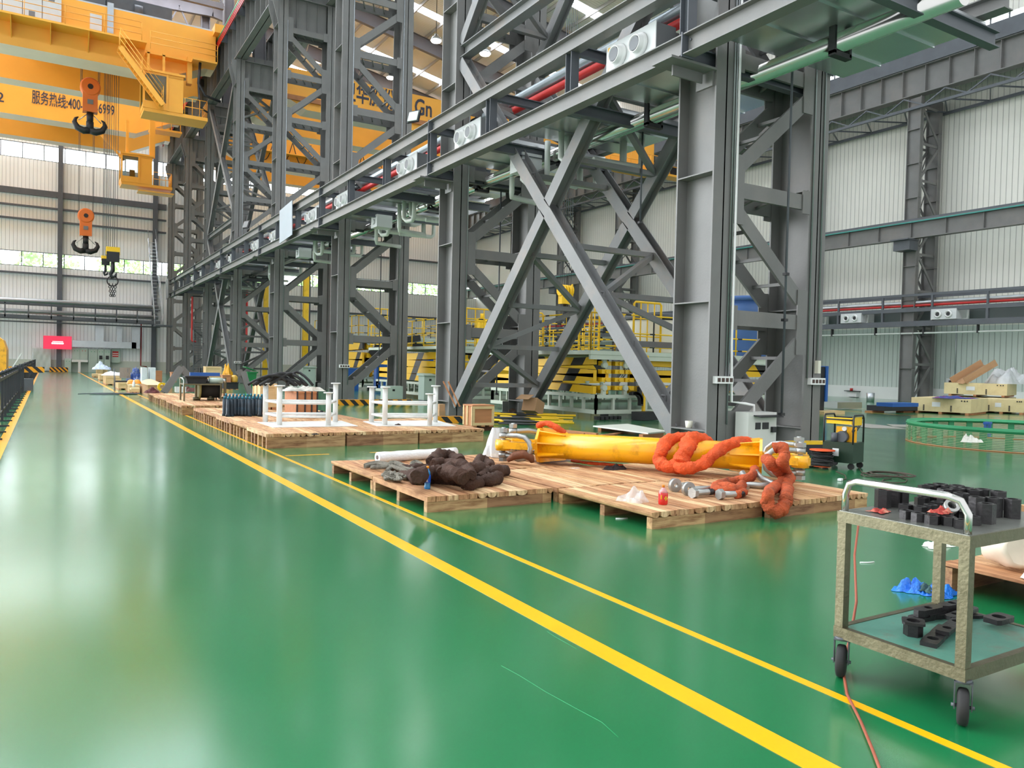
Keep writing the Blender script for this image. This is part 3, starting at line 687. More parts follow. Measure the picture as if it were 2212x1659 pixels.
for k,(x,y) in enumerate(((10.47,30.38),(12.62,30.38),(10.47,20.15),(10.47,40.6),(10.47,50.8))):
    solo('conduit',B().tube([(x,y,.6),(x,y,19)],.018,8),CONDU,'single pale conduit up the %s'%['inner leg of the third column','outer leg of the third column','inner leg of the second column','inner leg of the fourth column','inner leg of the fifth column'][k],'conduit')
# red fire pipes on column legs
for k,(x,y,z0,z1) in enumerate(((12.95,40.35,1.1,6.8),(12.95,60.8,.9,7.0),(10.6,71.0,3,6.8))):
    solo('red_fire_pipe',B().tube([(x,y,z1),(x,y,z0+.15),(x+.05,y-.03,z0),(x+.35,y-.03,z0-.02)],.075,10),RED,'vertical red fire pipe on the %s column'%ORD[(3,5,6)[k]],'pipe')
# white wall cabinet at foot of nearest column
P=G(1565,955,0)
t=thing('power_cabinet','white power socket cabinet at the foot of the nearest column','cabinet',(10.62,9.6,0))
part('body',B().box(10.62,11.35,9.55,9.85,.08,.78),CABW,t)
part('cover',B().cb((11.05,9.5,.72),(.6,.22,.015),0,Matrix.Rotation(.12,3,'X')),BLK,t,'dark flap')
part('sockets',B().box(10.8,10.93,9.54,9.55,.48,.6).box(10.98,11.14,9.54,9.55,.48,.6).box(11.2,11.3,9.5,9.55,.42,.52),BLK,t)
part('riser_pipe',B().tube([(10.92,9.7,.78),(10.92,9.7,.9),(10.75,9.75,.93),(10.56,9.9,.95),(10.53,9.91,2),(10.53,9.91,20)],.025,8),PLAST,t)
solo('paper_cup',B().lathe((10.12,10.5,.442),[(.05,0),(.06,.02),(.075,.13),(.07,.13)],14),CREAM,'small cream paint pot on the column ledge above the orange sling','pot')
# floodlight and open sheet-metal panel
t=thing('floodlight','small square floodlight on top of the gallery beam','light',(9.3,21.3,8.36)); part('housing',B().cb((9.3,21.5,8.85),(.06,.42,.38),.5,Matrix.Rotation(.3,3,'Y')),BLK,t); part('lens',B().cb((9.26,21.47,8.85),(.03,.34,.3),.5,Matrix.Rotation(.3,3,'Y')),mat('floodlight_glass',(200,214,206),.2),t); part('stand',B().bar((9.3,21.5,8.36),(9.3,21.5,8.68),.04,.04),BLK,t)
t=thing('floodlight','small floodlight tilted on the gallery beam between the fourth and fifth columns','light',(9.3,44,8.36)); part('housing',B().cb((9.3,44,8.9),(.08,.5,.45),.4,Matrix.Rotation(.3,3,'Y')),BLK,t); part('lens',B().cb((9.24,44,8.9),(.03,.42,.36),.4,Matrix.Rotation(.3,3,'Y')),mat_duct,t)
solo('sheet_panel',B().cb((9.05,34.9,7.65),(.03,2.1,1.5),0,Matrix.Rotation(-.06,3,'X')),mat('blue_grey_sheet',(150,160,168),.4,.3,.05,1),'blue-grey metal sheet fixed to the gallery front before the fourth column','sheet')
solo('sheet_panel',B().cb((9.05,74.6,7.6),(.03,1.6,1.7),0,Matrix.Rotation(-.06,3,'X')),mat_duct,'grey metal sheet closing the far end of the gallery','sheet')
# steel stair tower with landing at the far end
t=thing('steel_stair','long galvanised stair with hoop railings climbing to the gallery far end','stair',(9.0,76,0))
b=B()
for x in (8.3,8.95): b.bar((x,76.5,4.5),(x,83,13),.05,.22)
for k in range(24): f=k/24; b.box(8.3,8.95,76.5+6.5*f-.12,76.5+6.5*f+.12,4.5+8.5*f,4.53+8.5*f)
part('flight',b,ALU,t)
b=B()
for x in (8.28,8.97):
    b.tube([(x,76.5,5.5),(x,83,14)],.025,6)
    for k in range(8): f=k/8; b.tube([(x,76.5+6.5*f,4.5+8.5*f),(x,76.5+6.5*f,5.5+8.5*f)],.02,6)
part('handrail',b,ALU,t)
part('landing',B().box(8.2,9.6,75,76.6,4.3,4.45).tube([(8.2,75,4.45),(8.2,75,5.5),(8.2,76.5,5.5)],.02,6).tube([(8.2,75,4.95),(8.2,76.5,4.95)],.02,6),STEELD,t)
b=B()
for k in range(20): b.box(10.6,11.3,69.6+k*.01,69.9+k*.01,.2+k*.22,.24+k*.22)
b.bar((10.58,69.7,0),(10.58,69.9,4.6),.04,.2); b.bar((11.32,69.7,0),(11.32,69.9,4.6),.04,.2)
part('ladder_flight',b,STEELD,t)
# ================================================================== bridge cranes
def railing(b,pts,h=1.1,r=.02,every=1.5,mids=(.55,)):
    for hh in (h,)+tuple(mids): b.tube([V(p)+V((0,0,hh)) for p in pts],r,6)
    for a,c in zip(pts,pts[1:]):
        a=V(a);c=V(c);n=max(1,int((c-a).length/every))
        for k in range(n+1): p=a.lerp(c,k/n); b.tube([p,p+V((0,0,h))],r,6)
def girder(x0,x1,y0,y1,zb,zt,mat_=None,taper=2.6,rise=1.3,left=True,right=True):
    """box girder with tapering ends"""
    b=B(); P=[]
    xs=[(x0,zb+rise if left else zb),(x0+.4,zb+rise if left else zb),(x0+taper,zb),(x1-taper,zb),(x1-.4,zb+rise if right else zb),(x1,zb+rise if right else zb)]
    for y in (y0,y1):
        poly=[V((x,y,z)) for x,z in xs]+[V((x1,y,zt)),V((x0,y,zt))]
        P.append(poly)
    n=len(b.v); b.v+=[tuple(p) for p in P[0]+P[1]]; k=len(P[0])
    b.face(list(range(n,n+k))); b.face(list(range(n+k,n+2*k))[::-1])
    for i in range(k):
        b.m=1 if i<5 else 0
        b.face([n+i,n+k+i,n+k+(i+1)%k,n+(i+1)%k])
    return b
x0L,x1L=-22.0,9.5
zb=19.85
t=thing('bridge_crane','orange bridge crane over the aisle, nearer one with white cabinets on its walkway','crane',(x1L,55.3,zb),'orange bridge cranes of the aisle bay')
ta=t
for (ya,yb) in ((55.3,57.2),(62.0,63.4)):
    part('main_girder',girder(x0L,x1L,ya,yb,zb,23.35,None,2.8,1.1,False),[CRANE,CRANEL],t)
part('girder_rail',B().box(x0L,x1L,55.45,55.6,23.35,23.5),ALU,t)
b=B(); b.box(x0L,5.2,54.0,55.3,21.2,21.32); x=x0L
while x<5: b.prism([(x,54.02,21.2),(x,55.3,21.2),(x,55.3,20.3)],(0,0,0),(.05,0,0)); x+=2.0
b.box(7.9,9.4,54.0,55.3,20.8,20.92); b.box(5.2,7.9,54.6,55.3,20.8,20.88)
part('walkway',b,CRANE,t)
b=B(); railing(b,[(x0L,54.0,21.3),(4.9,54.0,21.3)],1.1,.022,2.0,(.37,.74)); railing(b,[(5.4,54.0,20.9),(9.4,54.0,20.9)],1.1,.022,2.0,(.37,.74)); part('railing',b,CRANE,t)
for k in range(12):
    xa=-9.4+k*1.0
    if xa>.1: break
    c=part('white_cabinet',B().box(xa,xa+.97,54.75,55.25,21.32,23.1),BOXG,t); part('louvre',B().box(xa+.3,xa+.62,54.74,54.75,22.7 if k%2 else 21.6,23.0 if k%2 else 21.9),mat_duct,c)
part('white_box',B().box(2.1,2.75,55.15,55.3,21.7,22.7),BOXG,t); part('grey_riser',B().box(3.05,3.4,55.1,55.3,21.35,23.6),ALU,t)
b=B()
for x in (-.2+2.6,.35+2.6): b.tube([(x,58.4,23.3),(x,58.4,26.5)],.04,6)
for k in range(5): b.tube([(2.4,58.4,23.7+k*.6),(2.95,58.4,23.7+k*.6)],.03,6)
part('access_ladder',b,CRANE,t)
# trolley boxes on top (dark housings)
part('trolley',B().box(-1.5,3.0,56.4,61.8,23.6,26.2).box(3.1,7,57,62,23.6,24.9).cyl((4.7,57,24.2),(5.2,57,24.2),.4,14),STEELD,t)
part('end_carriage',B().box(9.3,10.6,54.5,64.2,23.05,23.6),CRANE,t)
# driver cab with stair
def cabin(px,py,pz,par,sc=1.0):
    """hanging driver's cab: px,py,pz = lower aisle-side front corner"""
    b=B(); r=.07
    w,d,h=2.3*sc,1.9*sc,2.3*sc
    part('cab_floor',B().box(px,px+w+1.5,py,py+d,pz-.22,pz),CRANE,par)
    b.box(px+w-.9,px+w,py,py+d,pz,pz+h); 
    for (x,y) in ((px,py),(px,py+d),(px+w-.95,py)): b.box(x-.06,x+.06,y-.06,y+.06,pz,pz+h)
    b.box(px,px+w,py-.03,py+.03,pz,pz+.45); b.box(px,px+w,py-.03,py+.03,pz+h-.15,pz+h); b.box(px-.1,px+w+.1,py-.1,py+d+.1,pz+h,pz+h+.14)
    b.box(px-.03,px+.03,py,py+d,pz,pz+.35)
    part('cab_body',b,CRANE,par)
    part('cab_window',B().box(px+.05,px+w-1,py-.01,py+.01,pz+.45,pz+h-.15).box(px-.01,px+.01,py,py+d,pz+.35,pz+h),CABGL,par)
    part('cab_seat',B().box(px+.6,px+1.1,py+.8,py+1.3,pz,pz+.5).box(px+.65,px+1.05,py+1.25,py+1.35,pz+.5,pz+1.25),BLK,par)
    rl=B(); railing(rl,[(px+w+.1,py,pz),(px+w+1.45,py,pz),(px+w+1.45,py+d,pz)],1.05,.025,.35,(.5,)); part('cab_railing',rl,CRANE,par)
Q=PY(310,232,54.3)
cabin(Q.x,54.2,Q.z,t)
part('cab_hanger',B().box(Q.x+.2,Q.x+.35,54.6,54.75,Q.z+2.4,21).box(Q.x+2.6,Q.x+2.9,54.8,55.3,Q.z+2.2,21.2).box(Q.x+1.1,Q.x+1.25,54.6,54.75,Q.z+2.4,21),CRANE,t)
A0=PY(258,108,53.8); A1=PY(350,232,53.8)
b=B()
for dy in (0,.75): b.bar((A0.x,53.2+dy,A0.z),(A1.x,53.2+dy,A1.z),.06,.3)
for k in range(14): p=V((A0.x,53.2,A0.z)).lerp(V((A1.x,53.2,A1.z)),k/13.5); b.box(p.x-.1,p.x+.14,53.2,53.95,p.z-.02,p.z+.02)
part('cab_stair',b,CRANE,t)
b=B()
for dy in (0,.75):
    for h in (.45,.8,1.15):
        b.tube([(A0.x,53.2+dy,A0.z+h),(A1.x,53.2+dy,A1.z+h)],.022,6)
    for f in (0,.5,1): p=V((A0.x,53.2+dy,A0.z)).lerp(V((A1.x,53.2+dy,A1.z)),f); b.tube([p,p+V((0,0,1.15))],.022,6)
part('stair_railing',b,CRANE,t)
part('power_cable',B().tube([(8.4,54.4,20.8),(8.3,54.3,19.4),(8.7,54.3,18.7),(9.7,54.3,18.5)],.09,8).tube([(8.3,54.3,19.4),(8.4,54.3,17.9),(8.9,54.2,17.6)],.07,8),BLK,t)
# hooks
def hook(x,y,ztop,zc,par_label,sc,single=False,m=None):
    t=thing('hook_block',par_label,'crane hook',(x,y,zc-2*sc))
    b=B()
    for dx in (-.42,.42): 
        for dd in (-.04,.04): b.tube([(x+dx*sc+dd,y,zc),(x+dx*sc+dd,y,ztop)],.022,6)
    part('rope',b,STEELD,t)
    part('sheave_block',B().lathe((x,y-.3*sc,zc),[(.42*sc,0),(.5*sc,.06*sc),(.5*sc,.5*sc),(.42*sc,.56*sc)],24,(0,1,0)).box(x-.36*sc,x+.36*sc,y-.26*sc,y+.26*sc,zc-1.35*sc,zc),m or mat_hook,t)
    part('plate',B().box(x-.14*sc,x+.14*sc,y-.29*sc,y-.26*sc,zc-.95*sc,zc-.7*sc),mat_duct,t)
    part('hub',B().cyl((x,y-.33*sc,zc),(x,y-.29*sc,zc),.14*sc,14),BLK,t)
    z=zc-1.35*sc; b=B()
    b.cyl((x,y,z),(x,y,z-.55*sc),.17*sc,14)
    for s in (-1,1):
        pts=[(x,y,z-.95*sc),(x+s*.3*sc,y,z-1.02*sc),(x+s*.6*sc,y,z-.9*sc),(x+s*.74*sc,y,z-.62*sc),(x+s*.68*sc,y,z-.42*sc),(x+s*.55*sc,y,z-.32*sc)]
        b.tube(pts,[.2*sc,.19*sc,.17*sc,.13*sc,.08*sc,.03*sc],10)
    b.cyl((x,y,z-.5*sc),(x,y,z-1.0*sc),.19*sc,14)
    part('double_hook',b,BLK,t)
    part('safety_latch',B().tube([(x-.14*sc,y,z-.1*sc),(x-.55*sc,y,z-.5*sc)],.03,6).tube([(x+.14*sc,y,z-.1*sc),(x+.55*sc,y,z-.5*sc)],.03,6),ALU,t)
    return t
mat_hook=mat('hook_block_orange',(232,120,44),.45,0,.06,1)
H1=PY(195,190,59.6); hook(H1.x,59.6,23.7,H1.z,'orange hook block with black double hook hanging high before the telephone number',1.22)
H2=PY(185.5,467,75.0); hook(H2.x,75.0,23.2,H2.z,'orange hook block with black double hook hanging low before the far wall',1.25)
# chain hoist blocks
def hoist(px,py,D,label,sc,chain=None):
    P=PY(px,py,D); x,y,z=P
    t=thing('hoist_block',label,'crane hook',(x,y,z))
    b=B()
    for dx in (-.3,-.18,-.02,.1,.26): b.tube([(x+dx*sc,y,z),(x+dx*sc,y,23.7)],.018,5)
    part('rope',b,STEELD,t)
    part('block',B().box(x-.45*sc,x+.45*sc,y-.2,y+.2,z-.55*sc,z),YEL,t); part('black_plate',B().box(x-.42*sc,x+.42*sc,y-.22,y-.2,z-1.1*sc,z-.35*sc),BLK,t)
    part('single_hook',B().tube([(x,y,z-1.0*sc),(x,y,z-1.7*sc),(x-.15*sc,y,z-1.95*sc),(x-.05*sc,y,z-2.2*sc),(x+.18*sc,y,z-2.1*sc),(x+.25*sc,y,z-1.85*sc)],[.13*sc,.15*sc,.14*sc,.13*sc,.1*sc,.04*sc],8),BLK,t)
    if chain:
        c=B(); zz=z-2.1*sc; c.ring((x,y,zz-.35),(0,1,0),.38,.3,.08,16)
        k=0; zz-=.6
        while zz>chain:
            for dx in (-.16,0,.16):
                c.ring((x+dx*(1+.4*math.sin(zz*2)),y,zz),(0,1,0) if k%2 else (1,0,0),.10,.055,.05,8)
            zz-=.15;k+=1
        part('lifting_chain',c,BLKS,t)
hoist(244,534,60.5,'yellow hoist block carrying long lifting chains above the aisle end',.95,5.6)
hoist(228,553,61,'small yellow hoist block hanging just left of the chained one',.6)
# second crane of the aisle
t=thing('bridge_crane','orange bridge crane over the aisle, farther one with the telephone number','crane',(x1L,70.9,zb),'orange bridge cranes of the aisle bay'); tb=t
for (ya,yb) in ((70.9,72.6),(77.7,79.0)):
    part('main_girder',girder(x0L,x1L,ya,yb,zb,23.0,None,3.4,1.5,False),[CRANE,CRANEL],t)
zt_=[PY(188,226,70.9).z]
TX=[('服务热线:400-1',PY(72,210,70.9),PY(187,231,70.9)),('77-6999',PY(187,231,70.9),PY(250,243,70.9))]
W_=TX[1][1].x-TX[0][1].x
o=text('lettering','服务热线:400-177-6999',INK,1.12,(PY(160,226,70.9).x,70.88,PY(160,226,70.9).z),(1,0,0),(0,0,1),t,.012)
wd=max(v.co.x for v in o.data.vertices)-min(v.co.x for v in o.data.vertices); LETW=PY(250,243,70.9).x-PY(72,210,70.9).x
cx=(max(v.co.x for v in o.data.vertices)+min(v.co.x for v in o.data.vertices))/2
for v in o.data.vertices: v.co.x=(v.co.x-cx)*LETW/wd+cx
text('lettering','2',INK,1.0,(PY(1,211,70.9).x,70.88,PY(1,211,70.9).z),(1,0,0),(0,0,1),t,.01)
C2=PY(262,392,68.6); cabin(C2.x,68.4,C2.z,t,.95)
part('cab_hanger',B().box(C2.x+.3,C2.x+.5,68.6,68.8,C2.z+2.2,20.2).box(C2.x+2.0,C2.x+2.4,68.6,68.9,C2.z+2.2,20.6).bar((C2.x-1.6,68.7,C2.z+3.6),(C2.x+.2,68.7,C2.z+1.7),.1,.15),CRANE,t)
b=B(); railing(b,[(7.2,69.6,20.2),(9.3,69.6,20.2)],1.1,.03,.7,(.55,)); b.box(7.0,9.4,69.5,70.9,20.05,20.2); part('platform',b,CRANE,t)
part('cab_platform_slats',B().box(C2.x+1.2,C2.x+3.8,68.3,69.6,C2.z-.6,C2.z-.5),CRANE,t)
part('end_carriage',B().box(9.3,10.6,70,80,23.05,23.6),CRANE,t)
# cranes in the right bay
x0R,x1R=13.4,41.6
part('trolley',B().box(-1,4.5,72.6,77.8,23.05,24.6),STEELD,tb)
t=thing('bridge_crane','orange bridge crane in the right bay, nearer one lettered in Chinese','crane',(x0R,56.5,20),'orange bridge cranes of the right bay'); tc=t
part('main_girder',girder(x0R,x1R,56.5,58.2,19.75,22.55,None,2.6,1.0),[CRANE,CRANEL],t); part('main_girder',girder(x0R,x1R,63.4,65,19.75,22.55,None,2.6,1.0),[CRANE,CRANEL],t)
zz_=PY(888,259,56.4).z; b=B().box(x0R+.5,x1R-.5,56.35,56.5,zz_-.22,zz_+.12); part('walkway',b,mat('walkway_brown',(176,116,72),.6),t)
def lay(body,pa,pb,size,Y,par,off=.02):
    A=PY(pa[0],pa[1],Y);C=PY(pb[0],pb[1],Y)
    o=text('lettering',body,INK,size,((A.x+C.x)/2,Y-.02,(A.z+C.z)/2),(1,0,0),(0,0,1),par,off)
    xs=[v.co.x for v in o.data.vertices];w0=max(xs)-min(xs);c=(max(xs)+min(xs))/2
    for v in o.data.vertices: v.co.x=(v.co.x-c)*(C.x-A.x)/w0+c
lay('Gn',(896,231),(933,239),1.75,56.5,t,.03)
lay('卫华股份',(740,198),(853,220),1.6,56.5,t,.03)
part('end_carriage',B().box(12.5,14.2,55,66,23.05,23.4).box(13.4,14.2,55.5,65.5,22.5,23.05),CRANE,t)
b=B(); railing(b,[(x0R,63.2,22.6),(x1R,63.2,22.6)],1.0,.03,2.5); part('railing',b,CRANE,t)
t=thing('bridge_crane','orange bridge crane in the right bay, farther one with looped cables','crane',(x0R,74,20),'orange bridge cranes of the right bay')
part('main_girder',girder(x0R,x1R,73.5,75,19.3,22.3,None,2.6,1.0),[CRANE,CRANEL],t)
part('main_girder',girder(x0R,x1R,79.0,80.2,19.3,22.3,None,2.6,1.0),[CRANE,CRANEL],t)
b=B()
for k in range(9):
    xa=x0R+1+k*1.7; b.tube([(xa+.17*j*1.0,73.2,21.9-2.0*math.sin(math.pi*j/10)) for j in range(11)],.04,6)
part('festoon_cable',b,BLK,t)
part('walkway',B().box(x0R+.5,x1R-.5,72.6,73.5,20.6,20.7),CRANE,t); part('end_carriage',B().box(12.5,14.2,72.5,80.5,23.05,23.4).box(13.4,14.2,73,80.2,22.2,23.05),CRANE,t)
# wall crane in right bay (short, lower) seen between the braces
P=PX(1300,300,30)
t=thing('wall_crane','low orange wall crane girder seen between the crossed braces','crane',(30,44,14))
A=PY(1270,320,44);C=PY(1410,330,44)
part('girder',B().box(A.x-1,A.x+6,44,45,A.z-1.0,A.z+1.3),CRANE,t); part('walkway',B().box(A.x-1.5,A.x+8.5,43,44,A.z-1.15,A.z-1.0),CRANE,t)
b=B(); railing(b,[(A.x-1.5,43,A.z-1),(A.x+8.5,43,A.z-1)],1.1,.03,.9); part('railing',b,CRANE,t); part('motor',B().box(A.x+6.8,A.x+7.6,43.3,43.9,A.z-1,A.z-.3),BLK,t); part('beacon',B().cyl((A.x+8.4,43.4,A.z),(A.x+8.4,43.4,A.z+.4),.15,10),RED,t)
# hook of right bay
hk=PD(1222,628,36)
t=thing('hook_block','yellow multi-sheave hook block hanging in the right bay','crane hook',tuple(hk))
b=B()
for k in range(5): b.lathe((hk.x-.35+.14*k,hk.y,hk.z),[(.24,0),(.27,.02),(.27,.09),(.24,.11)],20,(1,0,0))
b.lathe((hk.x+.32,hk.y-.02,hk.z),[(.33,0),(.33,.06)],20,(.75,-.66,0))
part('sheaves',b,YEL,t); part('block_plate',B().box(hk.x-.3,hk.x+.25,hk.y-.16,hk.y+.16,hk.z-.62,hk.z),YEL,t)
b=B()
for k in range(6): b.tube([(hk.x-.32+.12*k,hk.y,hk.z),(hk.x-.32+.12*k,hk.y,20)],.013,5)
part('rope',b,STEELD,t); part('hook',B().tube([(hk.x,hk.y,hk.z-.6),(hk.x,hk.y,hk.z-1.1),(hk.x+.2,hk.y,hk.z-1.35),(hk.x+.45,hk.y,hk.z-1.15)],[.12,.14,.12,.04],8),BLK,t)
# high bay lamps
def lamp(p,label,L=3.0):
    x,y,z=p; t=thing('pendant_lamp',label,'lamp',(x,y,z),'round pendant lamps under the roof')
    part('reflector',B().lathe((x,y,z),[(.44,0),(.43,.08),(.32,.24),(.15,.34),(.1,.5)],20),ALU,t)
    part('lens',B().lathe((x,y,z-.14),[(.15,0),(.34,.05),(.41,.14)],20),LAMP,t)
    part('cord',B().tube([(x,y,z+.6),(x,y,z+L)],.025,6),BLK,t)
ls=[(942,88,54,'right of the lettered crane, high'),(942,191,74,'just above the lettered crane end'),(1048,116,50,'left of the upper gallery beam'),(844,168,70,'behind the third column lattice'),(688,132,74,'behind the fourth column lattice')]
for px,py,Y,lb in ls:
    P=PY(px,py,Y); lamp(P,'round white pendant lamp %s'%lb,max(.8,zr(P.x)-P.z))
for px,py,Y,lb in ((365,57,72,'above the right end of the nearer aisle crane'),(155,17,60,'behind the white cabinets of the nearer aisle crane')):
    P=PY(px,py,Y); lamp(P,'round white pendant lamp %s'%lb,max(1,zl(P.x)-P.z))
# ================================================================== wooden pallets
def pallet(x,y,lx,ly,h,label,nr=3,group=None,seed=1,bh=.055,name='wooden_pallet'):
    r=random.Random(seed); t=thing(name,label,'pallet',(x,y,0),group)
    b=B(); xx=x
    while xx<x+lx-.05:
        w_=min(.12+r.uniform(-.03,.03),x+lx-xx); dz=r.uniform(-.004,.004)
        if r.random()<.45:   # half-round board end
            n=6; pl=[V((xx+.004,0,h+dz)),V((xx+w_-.004,0,h+dz))]+[V((xx+w_/2+(w_/2-.004)*math.cos(a),0,h-.02-(bh-.02)*math.sin(a))) for a in [math.pi*k/n for k in range(n+1)]]
            b.prism([V((p.x,y,p.z)) for p in pl][::-1],(0,0,0),(0,ly,0))
        else: b.box(xx+.003,xx+w_-.003,y+r.uniform(0,.01),y+ly-r.uniform(0,.01),h-bh+.002,h+dz)
        xx+=w_
    part('deck',b,DECK,t)
    for k in range(nr):
        yy=y+.01+(ly-.09)*k/(nr-1); part('runner',B().box(x+r.uniform(0,.02),x+lx-r.uniform(0,.02),yy,yy+.075,0,h-bh),RUNN,t)
    return t
PAL=[(3.3,7.1,'front left pallet under the brown sling pile and blue bottle'),(3.3,8.66,'pallet at the back left under the white roll'),(4.86,5.5,'front middle pallet under the red bottle'),(6.36,5.4,'front right pallet under the hanging orange sling'),(4.87,7.08,'pallet in the middle of the low deck behind the red bottle'),(6.4,6.97,'pallet under the right end of the yellow spreader'),(4.87,8.66,'pallet under the left end of the yellow spreader')]
for k,(x,y,lb) in enumerate(PAL):
    pallet(x,y,1.53 if k!=3 else 1.62,1.54,.16,'low wooden '+lb,3,'low pallets around the yellow spreader',k+1)
n_=0
for j in range(5):
    for i in range(3):
        n_+=1; x=3.2+1.42*i; y=13.4+1.53*j
        if i==2 and j>1: continue
        pallet(x,y,1.4,1.5,.25,'thick pallet of the big platform, row %s, %s'%(['one','two','three','four','five'][j],['beside the yellow line','middle','far from the yellow line'][i]),6,'pallets of the big raised platform',n_+20,.06)
for j in range(5):
    for i in range(2):
        n_+=1; pallet(3.05+1.45*i,22.0+1.56*j,1.42,1.5,.26,'thick pallet of the second platform, row %s, %s'%(['one','two','three','four','five'][j],['beside the aisle','away from the aisle'][i]),6,'pallets of the second raised platform',n_+40,.06)
# ================================================================== yellow spreader beam
SA=V((5.89,8.97,.42)); SCn=V((7.79,6.81,.42)); ax=(SCn-SA).normalized(); sn=V((ax.y,-ax.x,0)); 
if sn.y>0: sn=-sn
UP=V((0,0,1)); L=(SCn-SA).length
def S(s,n=0,z=0): return SA+ax*s+sn*n+UP*z
t=thing('spreader_beam','scuffed yellow tubular spreader beam lying across the pallets','spreader beam',(6.8,7.9,.16))
part('tube',B().cyl(S(0),S(L),.178,36),YELP,t)
for s0,d in ((-.0,-1),(L,1)):
    b=B()
    # octagonal flange
    pl=[S(s0,.25*math.cos(a),.25*math.sin(a)) for a in [math.pi/8+math.pi/4*k for k in range(8)]]
    b.prism(pl,(0,0,0),ax*(.035*d))
    # gussets
    for k in range(8):
        a=math.pi/4*k+.2; o=sn*math.cos(a)+UP*math.sin(a); w2=ax.cross(o)*.01
        b.prism([S(s0)+o*.17-w2,S(s0)+o*.245-w2,S(s0-d*.36)+o*.19-w2,S(s0-d*.36)+o*.17-w2],(0,0,0),w2*2)
    part('end_flange',b,YELP,t)
    for nn in (.24,-.19):
        b=B(); z0=-.045
        pl=[S(s0+d*.03,nn-.1,z0),S(s0+d*.5,nn-.1,z0),S(s0+d*.58,nn-.05,z0),S(s0+d*.6,nn,z0),S(s0+d*.58,nn+.05,z0),S(s0+d*.5,nn+.1,z0),S(s0+d*.03,nn+.1,z0)]
        b.prism(pl,(0,0,0),(0,0,.09)); b.cyl(S(s0+d*.48,nn,-.075),S(s0+d*.48,nn,.07),.105,20)
        part('lug',b,YELP,t)
part('number_mark',B().cb(S(-.5,.256,0),(.05,.004,.06),math.atan2(ax.y,ax.x)),BLK,t)
# shackles
SHK=mat('galvanised_shackle',(168,168,164),.38,.75,.12,8,.1,60); SHKR=mat('rusty_shackle',(120,74,50),.7,.3,.25,6,.3,40)
def shackle(s0,nn,d,label,m=SHK,tilt=0.0,lift=0):
    c=S(s0+d*.48,nn,0)+UP*lift; di=ax*(-d)
    rt=math.cos(tilt)*di+math.sin(tilt)*sn
    t=thing('shackle',label,'shackle',tuple(c),'bow shackles on the yellow spreader')
    P=lambda f,z: tuple(c+rt*f+UP*z)
    pts=[P(0,.125),P(.08,.128),P(.22,.135),P(.33,.12),P(.40,.06),P(.425,-.02),P(.40,-.11),P(.33,-.17),P(.24,-.185),P(.12,-.15),P(0,-.135)]
    part('bow',B().tube(pts,[.036]*11,14),m,t)
    part('eye',B().ring(P(0,.125),(0,0,1),.062,.02,.07,18).ring(P(0,-.135),(0,0,1),.062,.02,.07,18),m,t)
    part('pin',B().cyl(P(0,-.2),P(0,.24),.03,14),SHK,t)
    part('nut',B().hexnut(P(0,.2),(0,0,1),.11,.055,.02).hexnut(P(0,-.2),(0,0,1),.11,.05,.02),SHK,t)
shackle(0,.24,-1,'grey bow shackle on the front lug at the left end of the yellow spreader',SHK,.2)
shackle(0,-.19,-1,'grey bow shackle leaning on the rear lug at the left end of the yellow spreader',SHK,-.5,.03)
shackle(L,.24,1,'big grey bow shackle on the front lug at the right end of the spreader',SHK,.2)
shackle(L,-.19,1,'grey bow shackle on the rear lug at the right end of the spreader',SHK,-.3,.03)
Pq=G(1640,1045,.2)
t=thing('shackle','loose grey shackle lying flat on the pallet below the right end of the spreader','shackle',tuple(Pq),'bow shackles on the yellow spreader')
b=B().tube([Pq+V(p) for p in ((-.12,.16,.12),(-.13,.08,.05),(-.16,.02,0),(-.1,-.1,0),(.02,-.15,0),(.14,-.12,0),(.19,-.02,0),(.13,.08,.04),(.1,.16,.12))],.036,14); part('bow',b,SHK,t)
t=thing('rusty_sling_eye','brown rusty thimble hanging in the left front shackle','sling eye',tuple(S(-.2,.22,-.15))); part('thimble',B().tube([S(-.38,.33,-.2),S(-.28,.35,-.13),S(-.15,.34,-.1),S(-.05,.32,-.15),S(-.04,.3,-.21)],[.03,.055,.06,.05,.03],12),SHKR,t)
# ---- soft slings
def sausage(b,pts,r,n=18,sub=9,seed=1,flat=1.0,amp=.07):
    """smooth thick cloth tube through pts with folds"""
    rd=random.Random(seed); P=[V(p) for p in pts]; out=[]
    for i in range(len(P)-1):
        p0=P[max(i-1,0)];p1=P[i];p2=P[i+1];p3=P[min(i+2,len(P)-1)]
        for k in range(sub):
            u=k/sub; out.append(.5*((2*p1)+(-p0+p2)*u+(2*p0-5*p1+4*p2-p3)*u*u+(-p0+3*p1-3*p2+p3)*u**3))
    out.append(P[-1]); s=len(b.v)
    rs=[r*(1+amp*math.sin(i*.8+seed)+amp*.8*math.sin(i*2.1+seed*2)+amp*rd.uniform(-.25,.25)) for i in range(len(out))]; rs[0]*=.8; rs[-1]*=.8
    b.tube(out,rs,n)
    for i in range(s,len(b.v)):
        k=(i-s)%n; q=(i-s)//n
        c=out[min(q,len(out)-1)]; v=V(b.v[i]); d=v-c
        f=1+.10*math.sin(2*2*math.pi*k/n+q*.35+seed)+.05*math.sin(5*2*math.pi*k/n-q*.8)+rd.uniform(-.02,.02); d*=f; d.z*=flat; b.v[i]=tuple(c+d)
    return b
def th(s,deg,r=.235): a=math.radians(deg); return S(s,r*math.cos(a),r*math.sin(a))
def s_of(px): # parameter along the beam for an image column
    best=0;bd=1e9
    for k in range(-20,121):
        s=L*k/100; q=S(s)-V((0,0,CZ)); x=1106+FPX*q.dot(CR)/q.dot(CF)
        if abs(x-px)<bd: bd=abs(x-px);best=s
    return best
